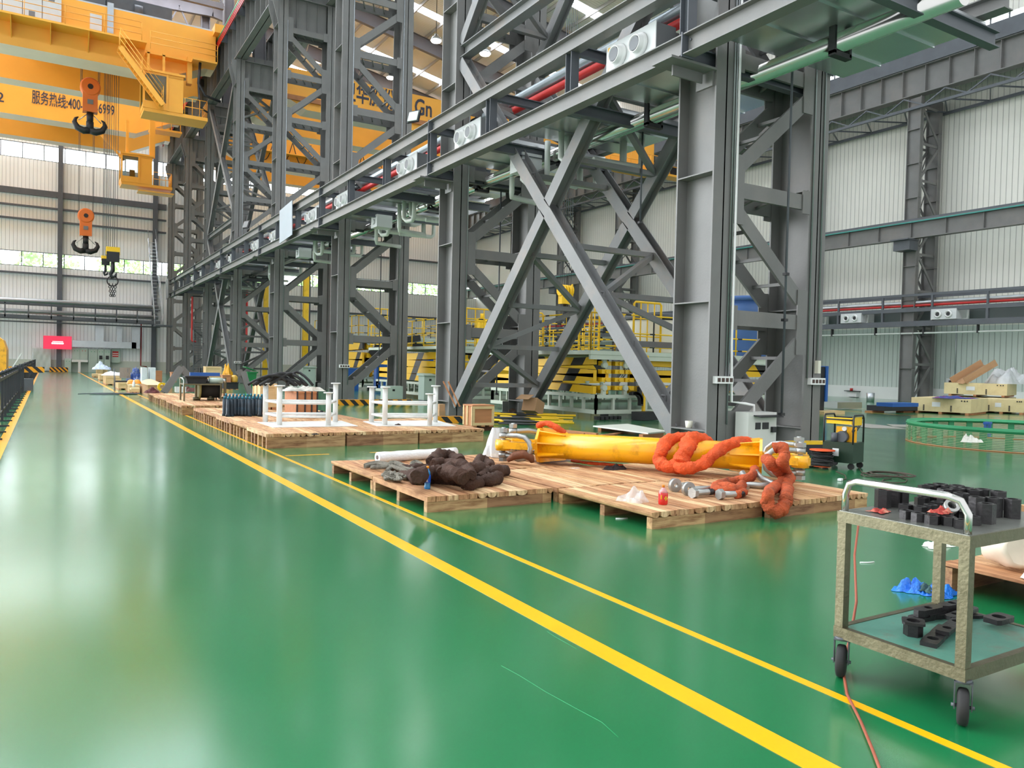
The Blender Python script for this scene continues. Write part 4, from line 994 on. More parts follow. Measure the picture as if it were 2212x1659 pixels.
def SP(x,y,off=.25):
    q=S(s_of(x)); D=(q-V((0,0,CZ))).dot(CF)-off; return PD(x,y,D)
zt=.245
b=B(); sausage(b,[SP(1490,958,-.2),SP(1478,948,-.08),SP(1458,948,.05),SP(1440,955,.17),SP(1430,972,.26),SP(1425,990,.29),SP(1429,1002,.36),SP(1446,1009,.4),SP(1466,1008,.34)],.082,seed=2,amp=.05)
sausage(b,[SP(1528,962,-.22),SP(1515,952,-.1),SP(1498,948,.05),SP(1488,957,.17),SP(1482,973,.28),SP(1474,990,.33),SP(1468,1003,.40)],.10,seed=3,amp=.05)
sausage(b,[SP(1452,1003,.34),SP(1468,1010,.44),SP(1490,1011,.44),SP(1513,1005,.38),SP(1530,993,.32),SP(1545,979,.28),SP(1562,967,.2),SP(1582,958,.1),SP(1605,956,-.03),SP(1628,960,-.12)],.075,seed=5,amp=.05)
solo('orange_sling',b,ORG,'bright orange round sling looped three times over the yellow spreader tube','lifting sling')
b=B()
sausage(b,[PD(1672,968,8.75),PD(1688,966,8.7),PD(1695,985,8.65),PD(1690,1000,8.6),G(1700,1022,.3),G(1705,1035,.26),G(1690,1046,.24),G(1668,1056,.24),PY(1660,1068,5.36),PY(1658,1085,5.33),PY(1664,1100,5.30),PY(1680,1106,5.28),PY(1690,1102,5.30)],.062,seed=6,amp=.06)
sausage(b,[PD(1655,990,8.75),PD(1668,1003,8.65),G(1685,1022,.32),G(1698,1038,.26),G(1700,1050,.24),G(1700,1060,.22),PY(1699,1072,5.36),PY(1697,1085,5.33),PY(1692,1096,5.30),PY(1682,1104,5.28)],.064,seed=7,amp=.06)
solo('orange_sling',b,ORGD,'dirty orange sling hanging from the right shackle over the pallet edge to the floor','lifting sling')
b=B(); sausage(b,[S(L-.05,.26,-.12),G(1622,1030,.28),G(1590,1038,.23),G(1560,1045,.22),G(1545,1055,.22),G(1562,1062,.21),G(1590,1058,.22),G(1604,1048,.22)],.052,seed=8)
sausage(b,[G(1545,1050,.22),G(1580,1052,.25),G(1606,1062,.21),G(1590,1070,.2)],.045,seed=9)
solo('orange_sling',b,ORGD,'dusty orange sling bunched on the pallet behind the two hex bolts','lifting sling')
b=B(); sausage(b,[S(-.1,-.1,.25),S(.05,-.05,.3),S(.2,-.02,.25),S(.32,-.05,.18)],.04,seed=11)
solo('orange_sling',b,ORG,'short orange sling end draped over the left flange of the spreader','lifting sling')
solo('orange_sling',sausage(B(),[G(1235,995,.2),G(1270,1000,.2),G(1310,1003,.2),G(1345,1006,.2)],.035,seed=12,flat=.6),ORG,'flat orange sling strip squeezed under the middle of the spreader','lifting sling')
# brown sling pile
b=B()
def gp(x,y,z=.24): return G(x,y,z)
paths=[([(892,1024),(902,1031),(935,1034),(985,1036),(1018,1037)],.075),([(1000,1042),(1020,1045),(1036,1040),(1042,1030),(1040,1012),(1030,1003)],.07),([(900,1030),(925,1022),(955,1020),(985,1024),(1005,1034)],.08),([(935,1005),(960,1003),(990,1006),(1015,1012),(1040,1014)],.075),([(1020,1020),(1045,1022),(1068,1020),(1088,1017)],.075),([(1035,1036),(1055,1036),(1078,1032)],.07),([(932,997),(950,983),(975,986),(995,996)],.07),([(1030,1005),(1038,992),(1050,996),(1060,1008)],.06),([(955,1020),(975,1012),(1000,1016),(1020,1026)],.07),([(930,1012),(960,1014),(985,1016)],.07),([(905,1024),(930,1014),(945,1008)],.06),([(870,1012),(895,1010),(930,1010)],.05),([(868,1024),(890,1026),(905,1032)],.045)]
for i,(p,r) in enumerate(paths):
    zz=.16+r*.85+ (.09 if i in (2,3,6,8) else 0)
    sausage(b,[gp(x,y,zz+.02*math.sin(k*2+i)) for k,(x,y) in enumerate(p)],r,seed=20+i,amp=.12)
solo('brown_sling',b,BRN,'heap of dirty brown cloth slings on the left pallet behind the blue bottle','lifting sling')
b=B(); rd=random.Random(5)
for i,(p,r) in enumerate([([(788,1004),(812,999),(840,1002),(865,1010),(890,1013),(905,1012)],.022),([(800,1006),(830,1005),(850,998),(870,1004),(895,1016)],.022),([(892,1012),(888,1002),(896,996),(908,1000),(914,1008)],.02),([(835,1012),(850,1006),(880,1014),(902,1014)],.02)]):
    for j in range(3): sausage(b,[gp(x,y+j*2.2,.19+.01*j+rd.uniform(-.005,.01)) for x,y in p],r,8,6,seed=40+i*3+j,amp=.05)
for i in range(10):
    x0=rd.uniform(832,870);y0=rd.uniform(1016,1030)
    sausage(b,[gp(x0+rd.uniform(-16,16),y0+rd.uniform(-7,8),.185+rd.uniform(0,.03)) for k in range(6)],.016,8,6,seed=60+i,amp=.05)
solo('grey_rope',b,ROPE,'tangled grey rope at the left end of the brown sling heap','rope')
# white film roll
pa,pb=G(815,988,.235),G(984,977,.235)
t=thing('film_roll','long roll wrapped in shiny white plastic film at the back of the left pallet','roll',tuple(pa-UP*.075))
part('roll',B().tube([pa.lerp(pb,k/12) for k in range(13)],[.07+.004*math.sin(k*2.3) for k in range(13)],20),mat('white_film',(232,232,232),.3,0,.05,6,.5,30),t)
dd=(pb-pa).normalized(); part('core',B().cyl(pa-dd*.004,pa+dd*.01,.03,14),mat_sock,t)
# bottles
def bottle(p,prof,m,label,capm,lab=None,nm='drink_bottle'):
    t=thing(nm,label,'bottle',tuple(p)); part('body',B().lathe(p,prof,24),m,t)
    h=prof[-1][1]; part('cap',B().lathe(p+UP*h,[(.0145,-.004),(.0145,.018),(.012,.021)],16),capm,t); return t
BLB=mat('blue_bottle_liquid',(34,130,190),.12,0,.1,10,coat=.6); BLL=mat('blue_bottle_label',(20,80,190),.3)
p=G(923,1056,.162); t=bottle(p,[(.030,0),(.034,.006),(.034,.03),(.031,.05),(.034,.07),(.035,.13),(.031,.155),(.033,.165),(.026,.19),(.014,.21),(.013,.225)],BLB,'blue drink bottle with an orange cap standing at the pallet corner',mat('orange_cap',(240,150,40),.4))
part('label',B().lathe(p,[(.0355,.07),(.036,.075),(.036,.145),(.0345,.15)],24),BLL,t)
vd=V((-CF.x,-CF.y,0)).normalized(); sd=V((CF.y,-CF.x,0)).normalized()
part('label_print',B().box(0,0,0,0,0,0) if 0 else B().cb(p+vd*.036+UP*.11,(.012,.004,.045),math.atan2(sd.y,sd.x)).cb(p+vd*.036+UP*.082,(.02,.004,.006),math.atan2(sd.y,sd.x)).cb(p+vd*.036+UP*.09,(.016,.004,.004),math.atan2(sd.y,sd.x)),WTXT,t)
REDL=mat('red_drink',(206,22,24),.12,0,.06,6,coat=.6)
p=G(1432,1090,.162); t=bottle(p,[(.040,0),(.046,.008),(.048,.03),(.048,.1),(.046,.12),(.036,.14),(.020,.158),(.015,.168),(.014,.176)],REDL,'squat red drink jar with an orange cap on the front middle pallet',mat('orange_cap_b',(216,130,30),.4),nm='drink_jar')
part('clear_shoulder',B().lathe(p,[(.046,.122),(.037,.142),(.021,.160),(.016,.17)],24),TRAN,t)
dm=B(); c0=p+vd*.0475+sd*.018+UP*.07; 
b=B(); b.prism([c0+sd*.016,c0+UP*.024,c0-sd*.016,c0-UP*.024],(0,0,0),vd*.004); part('label_diamond',b,mat_sticker,t); part('label_print',B().cyl(c0+vd*.004+UP*.009,c0+vd*.006+UP*.009,.0035,8).cyl(c0+vd*.004,c0+vd*.006,.0035,8).cyl(c0+vd*.004-UP*.009,c0+vd*.006-UP*.009,.0035,8),BLK,t)
part('label_strip',B().cb(p+vd*.044-sd*.026+UP*.08,(.01,.006,.04),math.atan2(sd.y,sd.x)),mat_sticker,t)
# bolts
def hexbolt(pa,pb,r,label,g):
    pa=V(pa);pb=V(pb); d=(pb-pa).normalized(); t=thing('hex_bolt',label,'bolt',tuple(pa),g)
    part('head',B().hexnut(pa,d,r*3.0,.05),SHK,t); part('shank',B().tube([pa,pb-d*.02,pb],[r,r,r*.75],18),SHK,t)
    part('thread',B().tube([pb-d*.09,pb-d*.02,pb],[r*1.02,r*1.02,r*.78],18),BLKS,t)
g='big bolts lying on the front pallets'
hexbolt(G(1498,1065,.215),G(1541,1062,.205),.034,'big grey hex-head bolt lying left of the longer one',g)
hexbolt(G(1556,1068,.215),G(1607,1067,.205),.034,'long grey hex-head bolt lying nearest the pallet edge',g)
def eyebolt(pc,pe,label):
    pc=V(pc);pe=V(pe); d=(pe-pc).normalized(); t=thing('shackle_pin',label,'shackle pin',tuple(pc),'round-eyed shackle pins')
    part('eye',B().ring(pc,(sd*.6+d*.8).cross(UP),.075,.028,.05,24),SHK,t); part('shank',B().tube([pc+d*.06,pe-d*.02,pe],[.03,.03,.024],16),SHK,t)
eyebolt(G(1458,1048,.235),G(1478,1049,.20)+V((.12,.02,0)),'grey eye-ended shackle pin at the far left of the bolts')
eyebolt(G(1487,1056,.235),G(1535,1055,.2),'grey eye-ended shackle pin behind the left hex bolt')
solo('hex_nut',B().hexnut(G(1608,1052,.185),(0,0,1),.1,.05,.02),SHK,'loose grey hex nut beside the bunched orange sling','nut')
# bags, rags, scraps
def crumple(c,sz,seed,nu=16,nv=16,flat=.0):
    r=random.Random(seed); c=V(c); ph=[r.uniform(0,6) for _ in range(6)]
    def f(u,v):
        x=(u-.5)*2;y=(v-.5)*2; e=max(0,1-max(abs(x),abs(y))**2.2)
        z=sz[2]*(e**.6)*(.55+.22*math.sin(5*x+ph[0]+2*y)+.2*math.sin(7*y+ph[1]-3*x)+.16*math.sin(11*x*y+ph[2])+.12*math.sin(17*x+13*y+ph[3]))
        rr=1+.18*math.sin(3*math.atan2(y,x)+ph[4])+.12*math.sin(7*math.atan2(y,x)+ph[5])
        return c+V((x*sz[0]*rr,y*sz[1]*rr,max(.003,z)))
    return B().grid(f,nu,nv)
solo('plastic_bag',crumple(G(1372,1083,.162),(.13,.11,.14),4),TRAN,'crumpled clear plastic bag left of the red jar','bag')
def bagf(u,v):
    a=u*2*math.pi; c=G(1078,985,.17); h=v*.42; r=.17*(1-.75*v**1.3)*(1+.16*math.sin(5*a+3*v)+.1*math.sin(9*a))+.01
    return c+V((r*math.cos(a)*1.2-.05*v,r*math.sin(a),h))
solo('plastic_bag',B().grid(bagf,28,14),mat('milky_bag',(226,228,230),.35,alpha=.75,bump=.5,bscale=30),'milky plastic bag standing against the left end of the spreader','bag')
solo('black_glove',crumple(G(1332,1014,.162),(.16,.06,.07),9),mat('dark_cloth',(44,34,34),.95,0,.3,10,.6,60),'dark glove lying on the deck before the middle of the spreader','glove')
solo('film_scrap',crumple(G(1243,1012,.162),(.07,.05,.02),6,8,8),TRAN,'small scrap of clear film on the deck left of the dark glove','scrap')
solo('dark_rag',crumple(G(1195,997,.162),(.3,.1,.06),16),mat('grey_film',(120,100,92),.5,alpha=.8),'grey film scrap under the left part of the spreader','scrap')
solo('white_rag',crumple(G(2022,1180,0),(.13,.08,.05),7),mat('white_cloth',(228,226,216),.8,bump=.5),'torn white rag on the floor behind the steel cart','rag')
b1=crumple(G(1975,1275,0),(.13,.07,.09),12); b2=crumple(G(2035,1285,0),(.13,.07,.09),13)
n=len(b1.v); b1.v+=b2.v; 
for f_,s_ in zip(b2.f,b2.sm): b1.f.append([i+n for i in f_]); b1.sm.append(s_); b1.mi.append(0)
solo('blue_plastic_rag',b1,mat('bright_blue_plastic',(34,120,222),.4,0,.2,12,.8,40,coat=.3),'crumpled bright blue plastic sheet on the floor behind the cart','rag')
solo('dark_rag',crumple(G(2006,1282,0)+UP*.02,(.07,.05,.06),14),mat('teal_rag',(50,80,80),.8,bump=.6),'grey wad resting in the blue plastic sheet','rag')
for (x,y,lb) in ((1858,1215,'curved white plastic strip on the floor seen under the cart handle'),(1330,1120,'small white wrapper scrap on the floor under the pallet edge')):
    P=G(x,y,.004); solo('plastic_strip',B().tube([P,P+V((.05,-.03,0)),P+V((.12,-.04,0))],.006,6),PLAST,lb,'scrap')
# ================================================================== steel cart
cx0,cx1,cy0,cy1,cz=3.37,4.25,1.80,2.44,.82
t=thing('steel_cart','worn stainless two-deck trolley with black nuts in the right foreground','trolley',(cx0,cy0,0))
SST=mat('scuffed_stainless',(112,106,84),.38,.75,.14,5,.1,50,dirt=(84,78,58),dscale=6,damt=.7)
SSTT=mat('stainless_top',(150,152,144),.3,.8,.10,3,.08,30,dirt=(96,92,76),dscale=5,damt=.5)
GTOP=mat('worn_green_shelf',(84,140,122),.45,.1,.15,5,.1,30,dirt=(110,98,82),dscale=5,damt=.7)
for x in (cx0,cx1-.045):
    for y in (cy0,cy1-.045): part('leg',B().box(x,x+.045,y,y+.045,.2,cz),SST,t)
e=.003; b=B().box(cx0-e,cx1+e,cy0-e,cy0+.03,cz-.05,cz+.002).box(cx0-e,cx1+e,cy1-.03,cy1+e,cz-.05,cz+.002).box(cx0-e,cx0+.03,cy0+.03,cy1-.03,cz-.05,cz+.002).box(cx1-.03,cx1+e,cy0+.03,cy1-.03,cz-.05,cz+.002); part('top_frame',b,SST,t)
part('top_plate',B().box(cx0+.004,cx1-.004,cy0+.004,cy1-.004,cz,cz+.005),SSTT,t)
b=B().box(cx0-e,cx1+e,cy0-e,cy0+.03,.195,.25).box(cx0-e,cx1+e,cy1-.03,cy1+e,.195,.25).box(cx0-e,cx0+.03,cy0+.03,cy1-.03,.195,.25).box(cx1-.03,cx1+e,cy0+.03,cy1-.03,.195,.25); part('shelf_frame',b,SST,t)
part('shelf_plate',B().box(cx0+.03,cx1-.03,cy0+.03,cy1-.03,.235,.247),GTOP,t)
hp=[(cx0+.022,cy0+.022,cz),(cx0+.022,cy0+.022,cz+.09),(cx0+.012,cy0+.05,cz+.145),(cx0+.0,cy0+.1,cz+.16),(cx0+.0,cy1-.1,cz+.16),(cx0+.012,cy1-.05,cz+.145),(cx0+.022,cy1-.022,cz+.09),(cx0+.022,cy1-.022,cz)]
part('handle',B().tube(hp,.017,16),INOX,t)
WA=V((.5,-.866,0))
for x,y in ((cx0+.03,cy0+.02),(cx0+.02,cy1-.03),(cx1-.05,cy0+.03),(cx1-.05,cy1-.04)):
    c=V((x,y,.079)); k0=c+V((.02,.012,0)); up_=c+V((0,0,.115))
    b=B().cyl(V((x,y,.185)),V((x,y,.2)),.032,14)
    for s_ in (-1,1): b.bar(c+WA*.033*s_+UP*.108,c+WA*.033*s_-UP*.012,.005,.036,(-WA.y,WA.x,0))
    b.bar(c+WA*.036+UP*.106,c-WA*.036+UP*.106,.04,.006); b.cyl(c-WA*.045,c+WA*.045,.008,8)
    o=part('caster_fork',b,STEELD,t)
    part('caster_wheel',B().lathe(c-WA*.023,[(.06,0),(.074,.004),(.079,.012),(.079,.034),(.074,.042),(.06,.046)],32,tuple(WA)),BLKR,o)
solo('red_cable',B().tube([G(1855,1128,.5),G(1846,1200,.35),G(1850,1300,.25),G(1838,1370,.1),G(1820,1440,.012),G(1830,1500,.012),G(1860,1560,.012),G(1885,1620,.012),G(1915,1700,.012)],.007,8),mat('red_brown_cable',(150,78,56),.6,0,.1,8),'red-brown cable trailing past the left wheel of the steel cart','cable')
# nuts on the cart
zt=cz+.005
tall=[(1905,1072)]
TN=[(1981,1073),(2018,1070),(2040,1088),(2048,1062),(2078,1064),(2063,1056),(2098,1062),(2075,1098),(2112,1108),(2130,1124),(2152,1110),(2178,1112),(2160,1080),(2110,1074),(2130,1088),(2092,1082),(2145,1064),(2165,1068),(2060,1078)]
k=0
for (x,y) in TN:
    P=G(x,y+6,zt); k+=1
    if not(cx0+.03<P.x<cx1-.03 and cy0+.03<P.y<cy1-.03): P.x=min(max(P.x,cx0+.05),cx1-.05);P.y=min(max(P.y,cy0+.05),cy1-.05)
    TN[k-1]=P
def spread(Ps,dmin,it=200):
    for _ in range(it):
        for i in range(len(Ps)):
            for j in range(i):
                d=Ps[i]-Ps[j]; d.z=0; l=d.length
                if l<dmin:
                    if l<1e-4: d=V((1,0,0));l=1
                    m=d/l*(dmin-l)/2*1.02; Ps[i]=Ps[i]+m; Ps[j]=Ps[j]-m
        for i in range(len(Ps)): Ps[i].x=min(max(Ps[i].x,cx0+.05),cx1-.045);Ps[i].y=min(max(Ps[i].y,cy0+.05),cy1-.045)
    return Ps
LN=[(1897,1094),(1930,1092),(1962,1090),(1990,1088),(1958,1104),(1985,1108),(2010,1104),(1962,1118),(1985,1123),(2012,1128),(2035,1120),(2048,1132),(2075,1138),(2060,1115),(2085,1120),(2105,1130),(2118,1128),(2030,1098),(2055,1100),(2080,1104)]
LN=[G(x,y+3,zt) for x,y in LN]
fixed=spread([P.copy() for P in TN],.078)
def near(P): return min(((P-q).length) for q in fixed)
LN=[P for P in spread(LN,.066) if cx0+.03<P.x<cx1 and near(P)>.075]
proto=None
for k,P in enumerate(fixed):
    if proto is None:
        proto=thing('coupling_nut','tall black hexagonal coupling nut standing on the steel cart','nut',tuple(P),'tall black coupling nuts on the cart')
        part('nut_body',B().hexnut((0,0,.046),(0,0,1),.068,.092,.023),BLKS,proto,world=False)
    else: dup(proto,tuple(P),None,k*.7)
proto=None
for k,P in enumerate(LN):
    if proto is None:
        proto=thing('hex_nut','low black hex nut in the cluster at the handle end of the cart','nut',tuple(P),'low black hex nuts on the cart')
        part('nut_body',B().hexnut((0,0,.02),(0,0,1),.058,.04,.017),BLKS,proto,world=False)
    else: dup(proto,tuple(P),None,k*.9)
t=thing('steel_ring','worn bright steel ring nut lying on top of the low black nuts','nut',tuple(G(2055,1096,zt+.05))); part('ring',B().ring(G(2055,1094,zt+.06),(-.5,-.6,.6),.034,.02,.03,24),SHK,t)
CLO=mat('checked_cloth',(176,60,50),.9,0,.5,22,.5,60,dirt=(200,180,150),dscale=14,damt=.7)
solo('red_glove',crumple(G(1902,1106,zt+.002),(.05,.035,.022),21),CLO,'red and beige work glove at the left corner of the cart top','glove')
solo('red_glove',crumple(G(2032,1108,zt+.042),(.05,.035,.03),22),CLO,'red and orange cloth lying over the low black nuts','cloth')
# black plates on the shelf
def holed_plate(c,ang,lx,ly,h,holes,tilt=None):
    """rectangular plate with round holes, local x long"""
    b=B(); R=Matrix.Rotation(ang,3,'Z'); 
    if tilt is not None: R=R@tilt
    # strip between holes built as ring of quads: outline square cell per hole
    c=V(c); cells=len(holes); w=lx/cells
    for i,(hr) in enumerate(holes):
        xc=-lx/2+w*(i+.5); n=24; i0=len(b.v)
        for k in range(n):
            a=2*math.pi*k/n+math.pi/n; ca,sa=math.cos(a),math.sin(a); m=min((w/2)/abs(ca) if abs(ca)>1e-6 else 9,(ly/2)/abs(sa) if abs(sa)>1e-6 else 9)
            for rr,zz in ((m,0),(m,h),(hr,h),(hr,0)): b.v.append(tuple(c+R@V((xc+rr*ca,rr*sa,zz))))
        for k in range(n):
            p=i0+4*k;q=i0+4*((k+1)%n)
            for m_ in range(4): b.face([p+m_,q+m_,q+(m_+1)%4,p+(m_+1)%4])
    return b
zs=.247
PL=[((2025,1378),.3,.34,.075,.02,[.026,.022],'long black plate with two holes across the shelf front'),((2055,1365),.25,.3,.06,.018,[.02,.02],'black plate lying under the long two-holed plate'),((2040,1330),-.12,.42,.07,.02,[.03,.02,.02],'long black bar nearest the shelf middle'),((2062,1322),-.05,.40,.06,.035,[.02,.02],'black bar stacked just behind the long middle one'),((2090,1312),.05,.34,.08,.03,[.03,.02],'short thick black bar at the back of the shelf'),((2150,1318),.1,.3,.05,.02,[.02,.02],'black bar lying diagonally at the shelf right rear'),((2180,1300),-.5,.36,.045,.016,[.014,.014],'thin black bar lying askew at the right of the shelf'),((2195,1340),.0,.16,.09,.025,[.032],'square black plate with a hole at the right edge')]
for k,((x,y),a,lx,ly,h,hs,lb) in enumerate(PL):
    P=G(x,y,zs); P.x=min(P.x,cx1-.03-lx/2); P.x=max(P.x,cx0+.05+lx/2);P.z=zs+(.0 if k%2==0 else .021)
    solo('black_plate',holed_plate(P,a,lx,ly,h,hs),BLKS,lb,'steel plate','black plates on the cart shelf')
P=G(1972,1372,zs); t=thing('black_nut_block','black hexagonal nut with a square washer plate on it at the shelf front','nut',tuple(P)); part('nut_body',B().hexnut(P+UP*.03,(0,0,1),.075,.06,.022),BLKS,t); part('washer_plate',holed_plate(P+UP*.06,.6,.1,.1,.012,[.03]),BLKS,t)
# ================================================================== pallet with cartons at the right edge
ang=-.02
t=pallet(5.38,2.35,1.2,.72,.2,'wooden pallet with cartons at the right edge behind the cart',2,None,77,.03)
C0=V((5.75,2.6,.2))
t=thing('cardboard_box','open brown carton with red lettering at the right edge','box',(6.0,2.55,.2))
part('carton',B().box(5.9,6.5,2.32,2.36,.2,.52).box(5.9,6.5,2.8,2.84,.2,.52).box(5.9,5.94,2.32,2.84,.2,.52).box(5.9,6.5,2.32,2.84,.2,.21).cb((5.86,2.58,.56),(.16,.5,.008),0,Matrix.Rotation(.9,3,'Y')),CARD,t)
text('lettering','NSK',REDT,.12,(5.895,2.45,.36),(0,-1,0),(0,0,1),t,.003,.001)
part('stickers',B().cyl((5.888,2.62,.45),(5.9,2.62,.45),.02,14),GRN,t); part('stickers',B().cyl((5.888,2.54,.44),(5.9,2.54,.44),.02,14),mat_sticker,t)
t=thing('white_canister','tipped white plastic canister on the carton pallet','canister',(5.62,2.75,.2)); part('body',sausage(B(),[(5.55,2.62,.36),(5.62,2.74,.36),(5.7,2.86,.36)],.13,20,4,seed=3,amp=.02),mat('ivory_plastic',(224,208,190),.4),t)
solo('paper_bag',crumple((5.52,2.5,.205),(.09,.07,.09),31),mat('paper_bag_white',(222,224,206),.7,bump=.4),'white and green paper bag lying on the carton pallet','bag')
solo('brown_rag',crumple((5.56,2.36,.205),(.1,.06,.06),32),mat('brown_mottled_cloth',(130,84,50),.9,0,.5,14,.5,60,dirt=(230,214,190),dscale=12,damt=.7),'mottled brown and white cloth on the carton pallet','cloth')
# ================================================================== hydraulic unit and reels
hx,hy=10.95,7.35
base=G(1820,1010,0)
t=thing('hydraulic_unit','black wheeled hydraulic power unit with a yellow top panel','power unit',tuple(base),None)
hb=base; a0=0.15
R3=Matrix.Rotation(.25,3,'Z')
def hl(x,y,z): return tuple(hb+R3@V((x,y,z)))
def hbox(b,x0,x1,y0,y1,z0,z1): b.hexa([hl(x0,y0,z0),hl(x1,y0,z0),hl(x1,y1,z0),hl(x0,y1,z0),hl(x0,y0,z1),hl(x1,y0,z1),hl(x1,y1,z1),hl(x0,y1,z1)]); return b
DG=mat('dark_green_paint',(22,46,32),.4,0,.1,2)
part('tank',hbox(B(),-.22,.22,-.24,.24,.1,.42),DG,t)
part('name_plate',hbox(B(),-.226,-.22,-.02,.08,.2,.32),BOXG,t)
b=B()
for y in (-.23,.23): b.tube([hl(-.21,y,.4),hl(-.21,y,.80),hl(-.17,y,.85),hl(.17,y,.85),hl(.21,y,.80),hl(.21,y,.4)],.014,8)
b.tube([hl(-.21,-.23,.78),hl(-.21,.23,.78)],.012,8); b.tube([hl(.21,-.23,.8),hl(.21,.23,.8)],.012,8)
part('roll_frame',b,BLK,t)
part('top_panel',hbox(hbox(B(),-.19,.19,-.21,-.2,.69,.82),-.2,-.19,-.2,.2,.71,.81),YEL,t)
part('side_panel',hbox(B(),.0,.02,-.2,.12,.42,.66),YELP,t)
part('pump',B().cyl(hl(-.1,.0,.5),hl(.0,.0,.5),.09,14).cyl(hl(-.12,.1,.42),hl(-.12,.1,.56),.05,12).cyl(hl(-.05,-.05,.42),hl(-.05,-.05,.62),.018,8),STEELD,t)
part('gauge',B().cyl(hl(-.09,-.04,.63),hl(-.06,-.04,.63),.035,16),PLAST,t)
b=B()
for k in range(5): b.tube([hl(.16-.07*k,-.2,.69),hl(.1-.05*k,-.17,.6),hl(.02,-.14,.55)],.007,6)
part('hoses',b,BLKR,t)
for x,y in ((-.18,-.2),(.18,-.2),(-.18,.2),(.18,.2)): part('caster',B().cyl(hl(x-.015,y,.05),hl(x+.015,y,.05),.05,16).bar(hl(x,y,.05),hl(x,y,.11),.05,.02),BLKR,t)
c=G(1775,1012,0)
t=thing('cable_reel','orange cable reel wound with black cable beside the hydraulic unit','cable reel',tuple(c))
part('lower_disc',B().cyl(c+UP*.03,c+UP*.05,.13,24),mat('orange_plastic',(226,84,34),.4),t)
part('upper_disc',B().lathe(c,[(.13,.28),(.19,.285),(.19,.30),(.06,.31)],28),MATS['orange_plastic'],t)
b=B(); rd=random.Random(2)
for k in range(16): z=.06+.013*k; r=.145+.02*math.sin(k*1.3)+(.02 if k<6 else 0); b.tube([c+V((r*math.cos(a*.26),r*math.sin(a*.26),z+.006*math.sin(a+k))) for a in range(24)],.008,6,True)
part('wound_cable',b,BLKR,t)
part('carry_frame',B().tube([c+V((-.2,.14,.3)),c+V((-.26,.14,.28)),c+V((-.27,.14,.05)),c+V((-.2,.14,.012)),c+V((.1,.14,.012))],.011,8),BLK,t)
t=thing('yellow_trolley_base','yellow steel jack base behind the cable reel at the column foot','jack',tuple(G(1760,978,0))); q=G(1765,985,0)
part('beam',B().bar(q+V((-.35,.35,.22)),q+V((.55,.1,.22)),.25,.05),YEL,t); part('foot',B().bar(q+V((-.1,.1,0)),q+V((-.1,.1,.2)),.22,.1).bar(q+V((.42,.12,0)),q+V((.42,.12,.2)),.1,.1),YEL,t); part('block',B().cb(q+V((.1,.2,.1)),(.5,.18,.19),-.25),BLK,t)
solo('timber_block',B().cb(G(1745,1002,.03),(.4,.12,.06),-.3),PLY,'short timber block on the floor behind the right spreader end','timber')
b=B(); rd=random.Random(11); cc=G(1900,1026,.01)
for k in range(5): b.tube([cc+V(((.34-.02*k)*math.cos(a*.33)+rd.uniform(-.02,.02)+.08*(k%2),(.2+.03*k)*math.sin(a*.33)-.05*k,.004+.009*k)) for a in range(19)],.008,6,True)
b.tube([G(1855,1010,.01),G(1862,1020,.01),G(1880,1024,.01)],.008,6); b.tube([G(1806,1018,.01),G(1825,1026,.01),G(1828,1034,.01),G(1815,1037,.01)],.008,6); b.tube([G(1925,1034,.01),G(1908,1036,.01),G(1905,1040,.01),G(1930,1043,.01),G(1955,1042,.01),G(1960,1036,.01),G(1940,1030,.01)],.008,6)
solo('hose_coil',b,mat('brown_hose',(70,56,46),.6,0,.15,10),'loose coil of brown hose on the floor right of the hydraulic unit','hose')
solo('cable_plug',B().cb(G(1815,1036,.02),(.08,.05,.03),.3),PLAST,'white plug at the end of the brown hose coil cable','plug')

for k,(p,lb) in enumerate((([(1083,1438),(1120,1458),(1180,1495),(1240,1528),(1300,1560),(1335,1592)],'long curved white scratch on the green floor beside the broad line'),([(1182,1364),(1200,1376),(1222,1388),(1246,1402)],'short white scratch on the green floor along the broad line'))):
    solo('floor_scratch',B().tube([G(x,y,.0006) for x,y in p],.0008,4),GRN,lb,'scratch')
# ================================================================== helpers for boxes standing on the floor or decks
def fb(xl,xr,yb,yt,depth,z0=0.0,px=None):
    xm=(xl+xr)/2; P=G(xm,yb,z0); x0=PY(xl,yb,P.y).x; x1=PY(xr,yb,P.y).x; z1=PY(xm,yt,P.y).z
    # the side facing the camera takes part of the seen width
    for _ in range(12):
        xn=PY(xl,yb,P.y+depth).x
        if x1-xn>=.62*(x1-x0): break
        depth*=.8
    return [xn,x1,P.y,P.y+depth,z0,z1]
def on(q,xl,xr,yt,d=None):
    """box standing on top of box q, fitted to image columns xl..xr"""
    y0=q[2]+.03; z0=q[5]; xm=(xl+xr)/2; return [PY(xl,yt,y0+.2).x,PY(xr,yt,y0).x,y0,y0+(d or (q[3]-q[2])*.8),z0,max(z0+.05,PY(xm,yt,y0).z)]
def sbox(name,label,cat,m,xl,xr,yb,yt,depth,z0=0.0,group=None):
    return solo(name,B().box(*fb(xl,xr,yb,yt,depth,z0)),m,label,cat,group)
